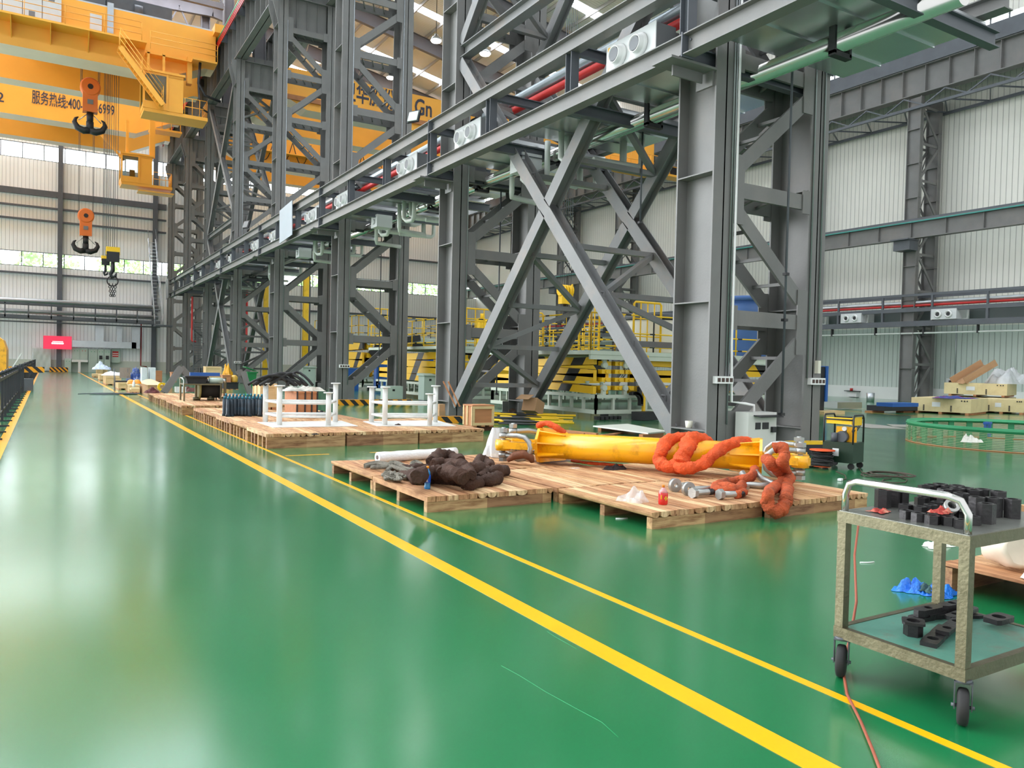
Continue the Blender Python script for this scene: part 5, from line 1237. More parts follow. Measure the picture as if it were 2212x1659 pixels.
def crate(name,label,m,xl,xr,yb,yt,depth,z0=0.0,group=None,battens=True,straps=None,foot=.08,q=None):
    x0,x1,y0,y1,a,c=q or fb(xl,xr,yb,yt,depth,z0); t=thing(name,label,'crate',(x0,y0,z0),group)
    part('box_body',B().box(x0+.02,x1-.02,y0+.02,y1-.02,a+foot,c-.02),m,t)
    part('lid',B().box(x0,x1,y0,y1,c-.03,c),m,t)
    if battens:
        b=B(); n=max(2,int((x1-x0)/.6)+1)
        for k in range(n): xx=x0+(x1-x0-.06)*k/(n-1); b.box(xx,xx+.06,y0,y0+.02,a+foot,c-.03); 
        b.box(x0,x1,y0-.001,y0+.02,a+foot,a+foot+.06); b.box(x0,x1,y0-.001,y0+.02,c-.09,c-.03)
        for yy in (y0+.002,(y0+y1)/2,y1-.06): b.box(x0,x0+.02,yy,yy+.06,a+foot,c-.03)
        part('batten',b,PLY if m is PLYD else m,t)
    for k in (0,1,2): xx=x0+.02+(x1-x0-.14)*k/2; part('skid',B().box(xx,xx+.1,y0,y1,a,a+foot),PLYD,t)
    if straps:
        b=B()
        for f in straps: xx=x0+(x1-x0)*f; b.box(xx,xx+.03,y0-.006,y1,a+foot,c+.006)
        part('strap',b,BLK,t)
    return t
# ------------------------------------------------------------------ black barrier fence
t=thing('barrier_fence','black steel barrier fence along the left side of the aisle','fence',(-.85,16,0))
PW=mat('fence_black',(44,46,52),.45,.1,.1,4); y=16.2; n_=0
while y<79:
    big=abs(y-35.7)<.1 or n_%10==0
    w_=.09 if big else .028
    part('post',B().box(-.85-w_,-.85+w_,y-w_,y+w_,0,1.14 if big else 1.06).lathe((-.85,y,1.06),[(.045,0),(.05,.04),(.0,.09)],8).box(-.95,-.66,y-.025,y+.025,0,.03),PW,t); y+=1.5 if y<36 else 1.2; n_+=1
part('rail',B().box(-.88,-.82,16,79,.93,1.0),PW,t); part('rail',B().box(-.865,-.835,16,79,.22,.26),PW,t)
P=PY(3,760,40); 
t=thing('yellow_machine','rounded yellow machine casing behind the fence at the left edge','machine',(P.x-1.2,40,0))
pl=[V((P.x-2,39,0)),V((P.x+.22,39,0)),V((P.x+.22,39,P.z+.1)),V((P.x+.1,39,P.z+.5)),V((P.x-.15,39,P.z+.7)),V((P.x-2,39,P.z+.7))]
part('casing',B().prism(pl,(0,0,0),(0,2,0)),YELP,t); part('base',B().box(P.x-2,P.x+1.2,38.2,38.9,0,.5),STEELD,t); part('hazard_edge',B().box(P.x+.3,P.x+1.6,39,39.1,.75,1.0),HAZX,t)
P=PY(35,783,30); solo('sloped_sign',B().bar((P.x-.2,30,.9),(P.x+.15,30,1.55),.3,.03),PLAST,'small tilted white panel sticking up behind the fence','sign')
# ------------------------------------------------------------------ far clutter beside the aisle
for k,(xl,xr,yb,yt,d,lb) in enumerate(((198,216,815,808,1.5,'dark low wooden box at the far end of the clutter'),(207,222,811,797,1.2,'upright bundle of wooden boards, left, at the far end'),(220,232,811,797,1.2,'upright bundle of wooden boards, right, at the far end'),(211,245,822,809,2.0,'long low plywood box under the blue tarpaulin end'),(222,262,832,813,2.2,'long plywood crate behind the office chair'),(248,290,842,826,2.0,'plywood crate beside the aisle in front of the office chair row'),(272,302,850,832,1.5,'plywood crate with a dark opening beside the big carton'))):
    crate('wooden_crate',lb,PLY,xl,xr,yb,yt,d,0,None,True,None,.06)
def lump(name,label,cat,m,x,y,z,sx,sy,sz,seed): solo(name,crumple(G(x,y,z),(sx,sy,sz),seed),m,label,cat)
lump('tarpaulin','crumpled white and blue sheeting heaped on the far boards','sheet',mat('tarp_pale_blue',(200,212,226),.5,0,.2,3,.5,10,dirt=(60,90,150),dscale=3,damt=.8),219,798,.8,.38,.4,.4,41)
lump('tarpaulin','white plastic sheeting spilled over the far low crates','sheet',mat('tarp_white',(226,230,232),.5,0,.08,3,.5,10),252,811,.5,.6,.5,.22,42)
lump('blue_sack','blue and white sack behind the office chair','sack',mat('sack_blue',(50,80,150),.6,0,.4,5,dirt=(226,230,232),dscale=4,damt=.9),288,824,.0,.32,.3,.9,43)
lump('blue_sack','second blue and white sack left of the wrapped boxes','sack',MATS['sack_blue'],299,823,.0,.28,.3,1.0,44)
t=thing('wrapped_box','white film-wrapped box on the second platform edge, left one','box',tuple(G(310,822,.0))); q=fb(303,318,829,794,.9); part('body',B().box(*q),MATS['tarp_white'],t)
t=thing('wrapped_box','white film-wrapped box on the second platform edge, right one','box',tuple(G(328,822,.0))); q=fb(319.5,336,829,794,.9); part('body',B().box(*q),MATS['tarp_white'],t)
# big carton with gabled top
q=fb(302,372,855,832,3.0); x0,x1,y0,y1,a,c=q
t=thing('cardboard_box','big low brown carton with a tan lid beside the yellow line','box',(x0,y0,0))
part('body',B().box(x0,x1,y0,y1,0,c),CARD,t); part('lid',B().grid(lambda u,v:V((x0-.03+(x1-x0+.06)*u,y0-.03+(y1-y0+.06)*v,c+.005+.16*math.sin(math.pi*min(1,u*1.2))*v)),12,8),mat('tan_card',(226,190,146),.8,0,.05,2),t)
# office chair
P=G(262,847,0); t=thing('office_chair','office chair with grey mesh back and black seat standing on the aisle line','chair',tuple(P),None)
x,y=P.x,P.y
part('seat',B().cb((x,y,.46),(.5,.5,.06)),BLK,t); part('backrest',B().grid(lambda u,v:V((x-.05+.42*u+.0,y+.26+.05*v-.03*math.sin(math.pi*u),.6+.45*v)),8,6).grid(lambda u,v:V((x-.05+.42*(1-u),y+.275+.05*v-.03*math.sin(math.pi*u),.6+.45*v)),8,6),mat('taupe_mesh',(140,128,116),.8,0,.1,20),t)
for s in (-.26,.26):
    part('side_frame',B().tube([(x+s,y+.28,1.0),(x+s,y+.27,.5),(x+s,y+.25,.03),(x+s,y-.25,.03),(x+s,y-.25,.62),(x+s,y-.18,.68),(x+s,y+.24,.66)],.014,8),STEELD,t)
b=B(); P=G(225,851,.012); b.tube([P+V((-.9+.16*k,.28*math.sin(k*.6),.0)) for k in range(13)]+[P+V((1.2,-.2,0)),P+V((.4,-.35,0)),P+V((-.3,-.3,0))],.02,6); b.tube([P+V((.9*math.cos(a*.3)+.4,.35*math.sin(a*.3),.02)) for a in range(22)],.018,6)
solo('dark_cable',b,STEELD,'dark cable coil lying on the aisle floor by the office chair','cable')
# helmets, tools on crate
for k,(x,y,m,lb) in enumerate(((283,829,mat('helmet_orange',(240,150,40),.4),'orange safety helmet left of the white bottle'),(296,829,MATS['helmet_orange'],'orange safety helmet right of the white bottle'),)):
    P=G(x,y,.45); solo('safety_helmet',B().lathe(P,[(.17,0),(.16,.01),(.15,.06),(.11,.13),(.04,.17)],16),m,lb,'helmet')
P=G(289,836,.4); solo('white_bottle',B().lathe(P,[(.045,0),(.05,.02),(.05,.16),(.02,.22),(.018,.26)],12),PLAST,'white bottle between the two orange helmets','bottle')
sbox('low_table','low table top holding the orange helmets beside the carton','table',PLY,280,302,842,838.5,.6,.33)
lump('tool_bag','dark red tool bag on the second platform front corner','bag',mat('maroon_cloth',(90,40,40),.8,0,.3,6),328,849,.26,.22,.2,.2,51)
lump('blue_jug','two blue jugs beside the tool bag','jug',mat('light_blue_plastic',(80,150,200),.5),344,840,.26,.25,.2,.3,52)
P=G(350,845,.28); solo('yellow_hose',B().ring(P+UP*.16,(.2,-1,.1),.16,.09,.08,20),YEL,'yellow coiled hose leaning against the grey steel prop','hose')
lump('brown_bag','dark brown leather bundle behind the steel cart','bag',mat('oxblood_cloth',(96,48,40),.7,0,.3,6),412,846,.26,.25,.22,.2,53)
sbox('white_box','white polystyrene box behind the steel cart on the platform','box',PLAST,377,402,848,836,.4,.26)
# grey steel props
def prop(label,pa,pb,pc,d,z0=.26,w=.22,foot=None):
    """bent H-section steel prop, pixel points pa (foot) pb (apex) pc (short end)"""
    A=G(pa[0],pa[1],z0);Y=A.y; Bp=PY(pb[0],pb[1],Y+d);C=PY(pc[0],pc[1],Y+d)
    t=thing('steel_prop',label,'steel prop',tuple(A)); part('long_leg',B().ibeam(A,Bp,w,w,.02,.02,(0,1,0)),STEEL,t); part('short_leg',B().ibeam(Bp,C,w,w,.02,.02,(0,1,0)),STEEL,t)
    if foot: F_=G(foot[0],foot[1],z0); F_.y=Y+d; part('post',B().bar((F_.x,Y+d,z0),(F_.x,Y+d,Bp.z-.2),.12,.12),STEEL,t)
    return t
prop('bent grey steel prop leaning to the right behind the far carton',(354,848),(391,794),(407,812),.2)
prop('bent grey steel prop beside the green bin',(541,852),(524,803),(512,808),.1,.26,.2,(518,852))
# second cart with bin, roller and blue beam
x0,x1,y0,y1,_,_2=fb(388,478,886,870,.75)
t=thing('steel_cart','older steel trolley carrying a black bin and blue beam by the platforms','trolley',(x0,y0,0))
zt_=PY(430,829,y0).z; zs_=PY(430,879,y0).z
for x in (x0,x1-.04):
    for y in (y0,y1-.04): part('leg',B().box(x,x+.04,y,y+.04,.1,zt_),SST,t)
part('top_frame',B().box(x0+.002,x1-.002,y0+.002,y1-.002,zt_-.04,zt_),SST,t); part('shelf',B().box(x0+.002,x1-.002,y0+.002,y1-.002,zs_-.05,zs_),SST,t)
part('handle',B().tube([(x0-.0,y0+.02,zt_-.5),(x0-.0,y0+.02,zt_+.1),(x0-.03,y0+.06,zt_+.16),(x0-.03,y1-.06,zt_+.16),(x0,y1-.02,zt_+.1),(x0,y1-.02,zt_-.5)],.016,10),INOX,t)
for x in (x0+.06,x1-.06):
    for y in (y0+.04,y1-.06): part('caster_wheel',B().cyl((x-.02,y,.06),(x+.02,y,.06),.06,16),BLKR,t)
t=thing('black_bin','black plastic bin on the older steel trolley','bin',(x0+.1,y0+.1,zt_))
part('body',B().prism([V((x0+.12,y0+.1,zt_)),V((x0+.62,y0+.1,zt_)),V((x0+.66,y0+.1,zt_+.18)),V((x0+.08,y0+.1,zt_+.18))],(0,0,0),(0,.4,0)),BLKR,t); part('rim',B().box(x0+.04,x0+.7,y0+.06,y0+.54,zt_+.18,zt_+.22),BLKR,t)
t=thing('green_roller','pale green roller with steel ends on the older trolley','roller',(x0+.7,y0+.2,zt_)); part('drum',B().cyl((x0+.74,y0+.25,zt_+.09),(x0+1.12,y0+.25,zt_+.09),.085,18),CAB,t); part('ends',B().cyl((x0+.68,y0+.25,zt_+.09),(x0+.74,y0+.25,zt_+.09),.05,12).cyl((x0+1.12,y0+.25,zt_+.09),(x0+1.2,y0+.25,zt_+.09),.05,12),ALU,t)
solo('blue_beam',B().box(x0+.25,x1+.05,y0+.56,y0+.68,zt_+.22,zt_+.32),BLU,'blue steel bar lying across the black bin on the older trolley','bar')
# drum machine on the platform behind the cart
P=G(447,866,.25)
t=thing('rope_drum','small rope winch with a beige drum disc standing on the platform','winch',tuple(P))
x,y=P.x,P.y
part('disc',B().cyl((x-.22,y+.25,.62),(x-.17,y+.25,.62),.36,28),mat('olive_disc',(156,150,96),.5,.1,.1,3),t); part('drum',B().cyl((x-.15,y+.25,.6),(x+.38,y+.25,.6),.27,24),BLKR,t); part('disc',B().cyl((x+.38,y+.25,.62),(x+.42,y+.25,.62),.32,28),BLK,t)
for s in (-.32,.08,.5): part('stand',B().box(x+s,x+s+.07,y+.1,y+.18,.27,.95).cyl((x+s-.05,y+.14,.31),(x+s+.15,y+.14,.31),.06,10),SST,t)
# row of black coupling tubes
BT=mat('black_teal_tube',(30,40,48),.45,.3,.3,6,dirt=(24,92,120),dscale=3,damt=.8)
rd=random.Random(8); k=0; proto=None
for j in range(2):
    for i in range(11):
        P=G(485+i*7.7+j*3,899-j*9+rd.uniform(-1,1),.25); k+=1
        if proto is None:
            proto=thing('steel_sleeve','black and teal upright steel sleeve in the rows left of the white post frame','sleeve',tuple(P),'upright black sleeves on the big platform')
            part('sleeve',B().lathe((0,0,0),[(.055,0),(.055,.05),(.047,.06),(.047,.38)],14),BT,proto,world=False); part('bolt_end',B().cyl((0,0,.38),(0,0,.44),.025,10),mat('teal_bolt',(40,120,140),.4),proto,world=False)
        else: dup(proto,tuple(P),None,rd.uniform(0,3))
# white post frames
def postframe(pts,base,label,hts):
    """pts: 4 ground points of posts (front left, back left, front right, back right)"""
    t=thing('post_frame',label,'post frame',tuple(pts[0]),'white post frames on plates')
    part('base_plate',B().prism(base,(0,0,0),(0,0,.012)),WHITE,t)
    for p,h in zip(pts,hts):
        part('post',B().cyl(V((p.x,p.y,.262)),V((p.x,p.y,.25+h)),.052,16),WHITE,t); part('post_cap',B().cyl(V((p.x,p.y,.25+h)),V((p.x,p.y,.27+h)),.1,16),WHITE,t)
    for z in (.18,.44):
        for a,c in ((0,2),(1,3),(0,1),(2,3)): part('rail',B().cyl(V((pts[a].x,pts[a].y,.25+z)),V((pts[c].x,pts[c].y,.25+z)),.026,12),WHITE,t)
z=.262
f1=[G(603,918,z),G(573,911,z),G(709,919,z),G(724,911,z)]
postframe(f1,[G(556,913,.25),G(590,924,.25),G(773,921,.25),G(738,910,.25)],'white four-post frame on a plate, left one on the big platform',[.76,.78,.64,.8])
f2=[G(831,918,z),G(802,912,z),G(928,919,z),G(940,912,z)]
postframe(f2,[G(784,911,.25),G(815,921,.25),G(985,921,.25),G(945,909,.25)],'white four-post frame on a plate, right one on the big platform',[.76,.74,.64,.78])
solo('brown_glove',crumple(G(860,918,.265),(.06,.04,.03),55),BRN,'small brown rag on the plate of the right post frame','rag')
solo('brown_glove',crumple(G(681,939,.252),(.05,.03,.03),56),BLKR,'small dark scrap near the front edge of the big platform','scrap')
# crates on the big platform
crate('wooden_crate','tall plywood crate with an open top behind the left post frame',PLY,545,598,885,829,1.1,.25,None,True,None,.06)
crate('wooden_crate','brown strapped crate seen through the left white post frame',PLYD,612,686,903,846,1.0,.25,None,False,(.05,.4,.7,.95),.06)
b=B(); rd=random.Random(12)
for k in range(9):
    P=PY(600+rd.uniform(-12,50),834,15.9); w_=rd.uniform(.25,.5); h_=rd.uniform(.12,.3)
    b.tube([P+V((-w_+w_*2*j/8,.15*math.sin(j*.7+k),h_*math.sin(math.pi*j/8)+.02)) for j in range(9)],.028,8)
solo('black_hose',b,BLKR,'arched loops of thick black hose lying on the plywood crate','hose')
qp=fb(545,598,885,829,1.1,.25); solo('anchor_plate',B().box(*on(qp,567,582,813,.06)),STEELD,'dark grey steel plate with a blue spot standing on the plywood crate','plate')
qr=fb(612,686,903,846,1.0,.25); _P=V(((qr[0]+qr[1])/2,(qr[2]+qr[3])/2,qr[5])); solo('rag_heap',crumple(_P,(.4,.3,.12),62),mat('rag_mix',(200,196,184),.8,0,.3,6,dirt=(120,90,60),dscale=5,damt=.7),'pile of rags and gloves on the strapped crate','rags')
solo('dark_coil',crumple(G(697,896,.252),(.2,.15,.12),63),BLKR,'dark coil lying right of the strapped crate','coil')
# second platform items
qa=fb(442,492,831,812,.9,.26); crate('wooden_crate','brown crate under the small plywood box',PLYD,0,0,0,0,0,0,None,True,None,.03,qa)
crate('wooden_crate','small plywood box on top of the crate stack',PLY,0,0,0,0,0,0,None,True,None,.03,on(qa,443,479,792))
qb=fb(478,516,842,826,.6,.26); crate('wooden_crate','black crate of bars below the brown carton',BLKR,0,0,0,0,0,0,None,False,None,.03,qb)
crate('wooden_crate','brown carton with a white label beside the crate stack',PLYD,0,0,0,0,0,0,None,False,None,.01,on(qb,478,500,810,.4))
solo('yellow_can',B().lathe((on(qb,500,515,810)[0]+.12,qb[2]+.25,qb[5]),[(.13,0),(.14,.05),(.14,.22),(.06,.3)],14),mat('amber_plastic',(206,160,60),.4),'amber plastic canister beside the brown carton','canister')
for k,(xl,xr,yb,yt,d,z0,m,lb) in enumerate(((324,351,824,801,.8,.0,PLYD,'small brown crate behind the wrapped boxes'),(366,382,826,804,.6,.26,PLYD,'reddish board stack behind the steel prop'))):
    crate('wooden_crate',lb,m,xl,xr,yb,yt,d,z0,None,False,None,.03)
for k,x in enumerate((433,438,443)): sbox('black_tube','short black upright tube behind the blue bar, %s'%['left','middle','right'][k],'tube',BLK,x-2,x+2,820,794,.12,.3)
lump('yellow_sack','orange-yellow sack behind the crate stack','sack',YELP,492,822,.26,.3,.3,1.0,64)
q=fb(527,554,846,806,.75,.0); x0,x1,y0,y1,a,c=q
t=thing('green_bin','green wheeled bin with its lid propped open','bin',(x0,y0,0))
part('body',B().hexa([(x0+.06,y0+.06,.1),(x1-.06,y0+.06,.1),(x1-.06,y1-.06,.1),(x0+.06,y1-.06,.1),(x0,y0,c),(x1,y0,c),(x1,y1,c),(x0,y1,c)]) or None if 0 else (lambda b:(b.hexa([(x0+.06,y0+.06,.1),(x1-.06,y0+.06,.1),(x1-.06,y1-.06,.1),(x0+.06,y1-.06,.1),(x0,y0,c),(x1,y0,c),(x1,y1,c),(x0,y1,c)]),b)[1])(B()),GRNB,t)
part('rim',B().box(x0-.03,x1+.06,y0-.03,y1+.03,c,c+.06),GRNB,t); part('lid',B().cb(((x0+x1)/2-.05,(y0+y1)/2,c+.2),(x1-x0+.1,y1-y0,.03),0,Matrix.Rotation(.35,3,'Y')),GRNB,t); part('wheels',B().cyl((x0+.1,y1-.05,.1),(x1-.1,y1-.05,.1),.1,14),BLKR,t)
# pale cabinets among the columns
def kiosk(label,xl,xr,yb,yt,d,roof=True,door=True):
    x0,x1,y0,y1,a,c=fb(xl,xr,yb,yt,d); t=thing('control_cabinet',label,'cabinet',(x0,y0,0),'pale control cabinets among the columns')
    part('body',B().box(x0,x1,y0,y1,.06,c),CAB,t); part('plinth',B().box(x0+.02,x1-.02,y0+.02,y1-.02,0,.06),STEELD,t)
    if roof: part('roof',B().prism([V((x0-.05,y0-.08,c)),V((x0-.05,y1+.08,c)),V((x0-.05,y1+.08,c+.1)),V((x0-.05,y0-.08,c+.04))],(0,0,0),(x1-x0+.1,0,0)),CAB,t)
    part('door',B().box(x0+.04,x1-.04,y0-.012,y0,.12,c-.06),CAB,t); part('indicator',B().box((x0+x1)/2-.05,(x0+x1)/2+.05,y0-.02,y0-.012,c-.2,c-.12),BLK,t); return t
kiosk('pale green cabinet with a sloped roof left of the second column',903,941,868,812,.7)
kiosk('low pale green cabinet with two buttons behind the right post frame',822,870,868,834,.35,False)
kiosk('pale green cabinet with a small beacon left of the third column',645,681,842,794,.8)
# items right of the platform
crate('wooden_crate','framed plywood crate with dark marks beside the yellow spreader',PLYD,999,1067,922,875,.75,.1,None,True,None,.03)
sbox('crate_skid','dark wooden skid under the framed plywood crate','skid',mat('dark_wood',(96,58,40),.8,0,.15,4),1003,1066,930,920,.7,0)
for k in (0,1): P=G(1010+k*9,925,0); solo('timber_stick',B().bar((P.x-.15,P.y+.35,.5),(P.x-.45+.02*k,P.y+.45,1.1),.04,.03),PLYD,'thin board sticking out of the framed plywood crate, %s'%['left','right'][k],'board')
sbox('cardboard_box','small carton stacked on another behind the second column foot','box',CARD,943,961,888,873,.4,.27); sbox('cardboard_box','small carton at the bottom of the stack behind the second column','box',CARD,942,962,899,887,.4,0)
P=G(1155,903,0); t=thing('cardboard_box','tipped open carton lying on the yellow barrier pile','box',tuple(P)); part('body',B().cb((P.x,P.y+.1,.33),(.5,.45,.4),.5,Matrix.Rotation(.35,3,'Y')),CARD,t); part('flap',B().cb((P.x-.36,P.y,.62),(.35,.42,.01),.5,Matrix.Rotation(-.35,3,'Y')),CARD,t)
P=G(1105,893,0); t=thing('mop','string mop leaning against the second column','mop',tuple(P)); part('handle',B().tube([P+UP*.15,P+V((.12,.3,1.25))],.014,8),PLY,t); part('mop_head',crumple(P,(.2,.15,.22),66),mat('mop_strings',(120,96,80),.9,bump=.8),t)
# yellow black barrier poles
r=random.Random(4)
for k in range(12):
    j=k%6; a=G(1052+12*(k%3)+r.uniform(-6,6),899+j*4.2,0); c=G(1205+r.uniform(-8,42),903+j*4.4,0); z=.05+.055*(k//6)*1.0+.02*(k%2)
    a.z=z;c.z=z
    solo('barrier_pole',B().tube([a,c],.03,8),HAZR,'yellow and black barrier pole in the pile beyond the spreader, %s layer'%['lower','upper'][k//6],'pole','yellow and black barrier poles')
for k,(a,c) in enumerate(((1090,1262),(1185,1290))): 
    p=G(a,930,0.0); q=G(c,941,0.0); solo('timber_bearer',B().bar(p+UP*.03,q+UP*.03,.08,.05),PLYD,['rough timber under the barrier poles','rough timber in front of the white grid sheet'][k],'timber')
t=thing('grid_sheet','white perforated sheet lying on timbers behind the yellow spreader','sheet',tuple(G(1360,930,0)))
c4=[G(1281,922,.1),G(1400,938,.1),G(1444,934,.1),G(1356,918,.1)]; GS=ribmat('perforated_sheet',(226,228,216),0,.07,.8)
part('sheet',B().prism(c4,(0,0,0),(0,0,.03)),GS,t); part('bearer',B().bar(c4[0]+V((.2,0,-.05)),c4[3]+V((.2,0,-.05)),.1,.1),PLYD,t); part('bearer',B().bar(c4[1]+V((-.2,0,-.05)),c4[2]+V((-.2,0,-.05)),.1,.1),PLYD,t)
b=B()
for k in range(4): P=G(1300+k*9,940-k,0.02); b.bar(P,P+V((.35,.05*k,0)),.06,.03)
solo('wood_scraps',b,PLYD,'splintered wood offcuts in front of the white grid sheet','offcut')
# ------------------------------------------------------------------ scissor lifts in the right bay
def lift(label,x0,x1,y0,y1,zt,left_beams,front_beams,zb0=.15):
    t=thing('scissor_platform',label,'lifting platform',(x0,y0,0),'large scissor lift platforms in the right bay')
    b=B()
    def frame(z0,z1,st=.5,hh=None):
        for (p,q) in (((x0,y0),(x1,y0)),((x0,y0),(x0,y1)),((x0,y1),(x1,y1)),((x1,y0),(x1,y1))):
            P=V((p[0],p[1],0));Q=V((q[0],q[1],0)); b.bar(P+UP*(z0+.06),Q+UP*(z0+.06),.14,.12); b.bar(P+UP*(z1-.05),Q+UP*(z1-.05),.14,.1)
            n=int((Q-P).length/st)
            for k in range(n+1): e=P.lerp(Q,k/n); b.bar(e+UP*z0,e+UP*z1,.08,.08,(0,1,0))
    frame(zb0+.0,.72,.62); part('base_frame',b,FRAMEG,t)
    for x in (x0+.4,(x0+x1)/2,x1-.4): part('foot',B().box(x-.08,x+.08,y0,y0+.2,0,zb0),BLK,t)
    b=B().box(x0-.4,x1+.3,y0-.2,y1+.2,zt-.12,zt).box(x0-.38,x1+.28,y0-.18,y0-.1,zt-.26,zt-.1); part('platform_deck',b,FRAMEG,t)
    b=B()
    for x in (x0+.3,x0+1.1,x1-1.1,x1-.3): b.box(x-.06,x+.06,y0,y0+.1,zt-.45,zt-.2); b.cyl((x-.0,y0-.03,zt-.42),(x,y0+.1,zt-.42),.09,12); b.box(x-.06,x+.06,y0,y0+.1,.7,.95); b.cyl((x,y0-.03,.92),(x,y0+.1,.92),.09,12)
    part('hinge_lug',b,FRAMEG,t)
    H=zt-.28-.8; n=4
    for k in range(n):
        za=.92+H*k/(n-.15); s=.07 if k%2==0 else -.07
        if left_beams:
            for xx in (x0+.05,x0+.5): part('scissor_beam',B().bar((xx,y0+.15,za-s),(xx,y1-.2,za+s),.12,H/n*.96),SCIS,t)
        if front_beams:
            for yy in (y0+.12,y0+.6): part('scissor_beam',B().bar((x0+1.7,yy,za-s),(x1-.1,yy,za+s),.12,H/n*.96),SCIS,t)
            for xx in (x0+.4,x0+.9,x0+1.3): part('pivot_block',B().cb((xx,y0+.15,za),(.34,.2,H/n*.55)).cyl((xx,y0-.0,za),(xx,y0+.06,za),.05,10),YEL,t)
    b=B(); railing(b,[(x0-.35,y1,zt),(x0-.35,y0-.15,zt),(x1+.25,y0-.15,zt),(x1+.25,y1,zt)],1.1,.025,1.1,(.15,.55)); part('railing',b,HAZR,t)
    return t
lift('big pale green scissor platform between the two nearest columns, carrying the cream tank',13.9,22.8,18.3,24.5,2.02,True,True)
lift('second scissor platform seen between the second and third columns',13.9,21.5,27.5,36,2.25,True,True)
lift('third scissor platform seen left of the third column',15,22,41,49,3.0,True,True)
solo('yellow_prop',B().box(15.42,15.5,17.95,18.03,0,1.78).box(15.38,15.54,17.9,18.08,1.78,1.92),YEL,'thin yellow prop post under the edge of the near scissor platform','prop')
b=B()
for k in range(18): a=-.2+k*.16; p=V((15.0+.35*math.cos(a),18.0,.42+.36*math.sin(a+.3))) if k<12 else V((14.6-.16*(k-11),17.9,.06)); b.cb(p,(.1,.14,.1),0)
solo('cable_chain',b,BLKR,'black plastic cable chain curling below the near scissor platform','cable chain')
solo('machine_block',B().cb((15.2,17.6,.13),(.8,.4,.24),.2),BLK,'black drive block on the floor below the near scissor platform','machine part')
# extra tall railings and gates on the platforms
for k,(x,y,w,z,lb) in enumerate(((15.5,18.6,1.1,2.02,'yellow gate frame on the near platform, left of the cream tank'),(14.2,28.0,1.6,2.25,'tall yellow gate frame on the second platform'),(17.0,28.0,1.3,2.25,'second yellow gate frame on the second platform'),(14.6,20.2,.8,2.02,'small yellow gate frame at the near platform corner'),(15.4,41.4,1.5,3.0,'yellow gate frame on the third platform'))):
    t=thing('yellow_gate',lb,'gate',(x,y,z)); b=B()
    b.tube([(x,y,z),(x,y,z+1.5),(x+.06,y,z+1.56),(x+w-.06,y,z+1.56),(x+w,y,z+1.5),(x+w,y,z)],.035,8)
    for f in (.25,.5,.75): b.tube([(x+w*f,y,z),(x+w*f,y,z+1.56)],.022,6)
    for h in (.5,1.05): b.tube([(x,y,z+h),(x+w,y,z+h)],.022,6)
    part('gate_frame',b,YEL,t)
t=thing('cream_tank','large cream plastic tank with a dark rim on the near scissor platform','tank',(17.5,19.6,2.02)); part('shell',B().lathe((17.45,19.7,2.02),[(1.2,0),(1.22,.05),(1.22,1.0),(1.18,1.06),(1.14,1.08)],40),CREAM,t); part('rim_band',B().lathe((17.45,19.7,3.12),[(1.2,0),(1.24,.02),(1.24,.14),(1.2,.18)],40),STEELD,t)
t=thing('blue_tank','blue plastic tank with a wide rim on the near scissor platform','tank',(21.3,19.3,2.02)); part('shell',B().lathe((21.25,19.3,2.02),[(.72,0),(.76,.05),(.82,1.6),(.86,1.95)],36),BLUT,t); part('rim',B().lathe((21.25,19.3,3.96),[(.86,0),(.98,.02),(1.0,.14),(.9,.16)],36),BLUT,t)
for k,(x,y,h,lb) in enumerate(((14.9,52,7.1,'tall yellow mast with a round head seen right of the fourth column'),(14.75,62.5,7.6,'thin yellow mast farther back between the fourth and fifth columns'))):
    t=thing('yellow_mast',lb,'mast',(x,y,0)); part('mast',B().box(x-.17,x+.17,y-.15,y+.15,0,h),YEL,t); part('head',B().cyl((x,y-.1,h),(x,y+.1,h),.3,16),YEL,t); part('side_rail',B().box(x+.28,x+.33,y,y+.05,0,h-.2).box(x-.33,x-.28,y,y+.05,0,h-.2),STEELD,t)
for k,(px,Y,z,lb) in enumerate(((1042,36,3.3,'yellow traffic-light post with a red beacon, left'),(1413//1,1,0,''))):
    if k: break
    P=PY(px,700,Y); solo('yellow_post',B().box(P.x-.17,P.x+.17,Y,Y+.25,2.2,4.0).cyl((P.x+.05,Y+.1,4.0),(P.x+.05,Y+.1,4.25),.12,10),YEL,lb,'post')
q=fb(1150,1162,868,755,.3); solo('blue_locker',B().box(*q),BLU,'tall narrow blue locker behind the brace right of the second column','locker')
# chaotic scissor arms of the third lift
r=random.Random(9)
for k in range(16):
    x=16+r.uniform(-1.2,3.5); z=.6+r.uniform(0,2.4); a=r.uniform(-.9,.9)
    solo('folding_linkage',B().bar((x,40.6+.02*k,z),(x+1.1*math.cos(a),40.6+.02*k,z+1.1*math.sin(a)),.14,.34),YELP if k%3 else BLK,'folded ochre and black scissor arm under the third platform','linkage','folded scissor arms under the third platform')
for k,(x,z,w,h) in enumerate(((15.4,.5,.8,1.5),(18.2,.6,.6,1.6),(13.6,.4,.8,1.2))): solo('blue_power_pack',B().box(x,x+w,40.0,40.4,z-.4,z-.4+h),BLU,'blue power pack in front of the third platform, %s'%['middle one','right one','left one'][k],'power pack')
# machine with blue edge right of nearest column
P=PD(1779,850,29); x,y=P.x,P.y
t=thing('blue_machine','black upright machine with a blue edge right of the nearest column','machine',(x,y,0)); part('body',B().box(x-.2,x+.05,y,y+.6,0,1.75),BLK,t); part('side_panel',B().box(x+.05,x+.18,y-.05,y+.6,.45,1.78),BLU,t); part('skid',B().box(x-.6,x+.6,y-.5,y,.0,.12),PLY,t)
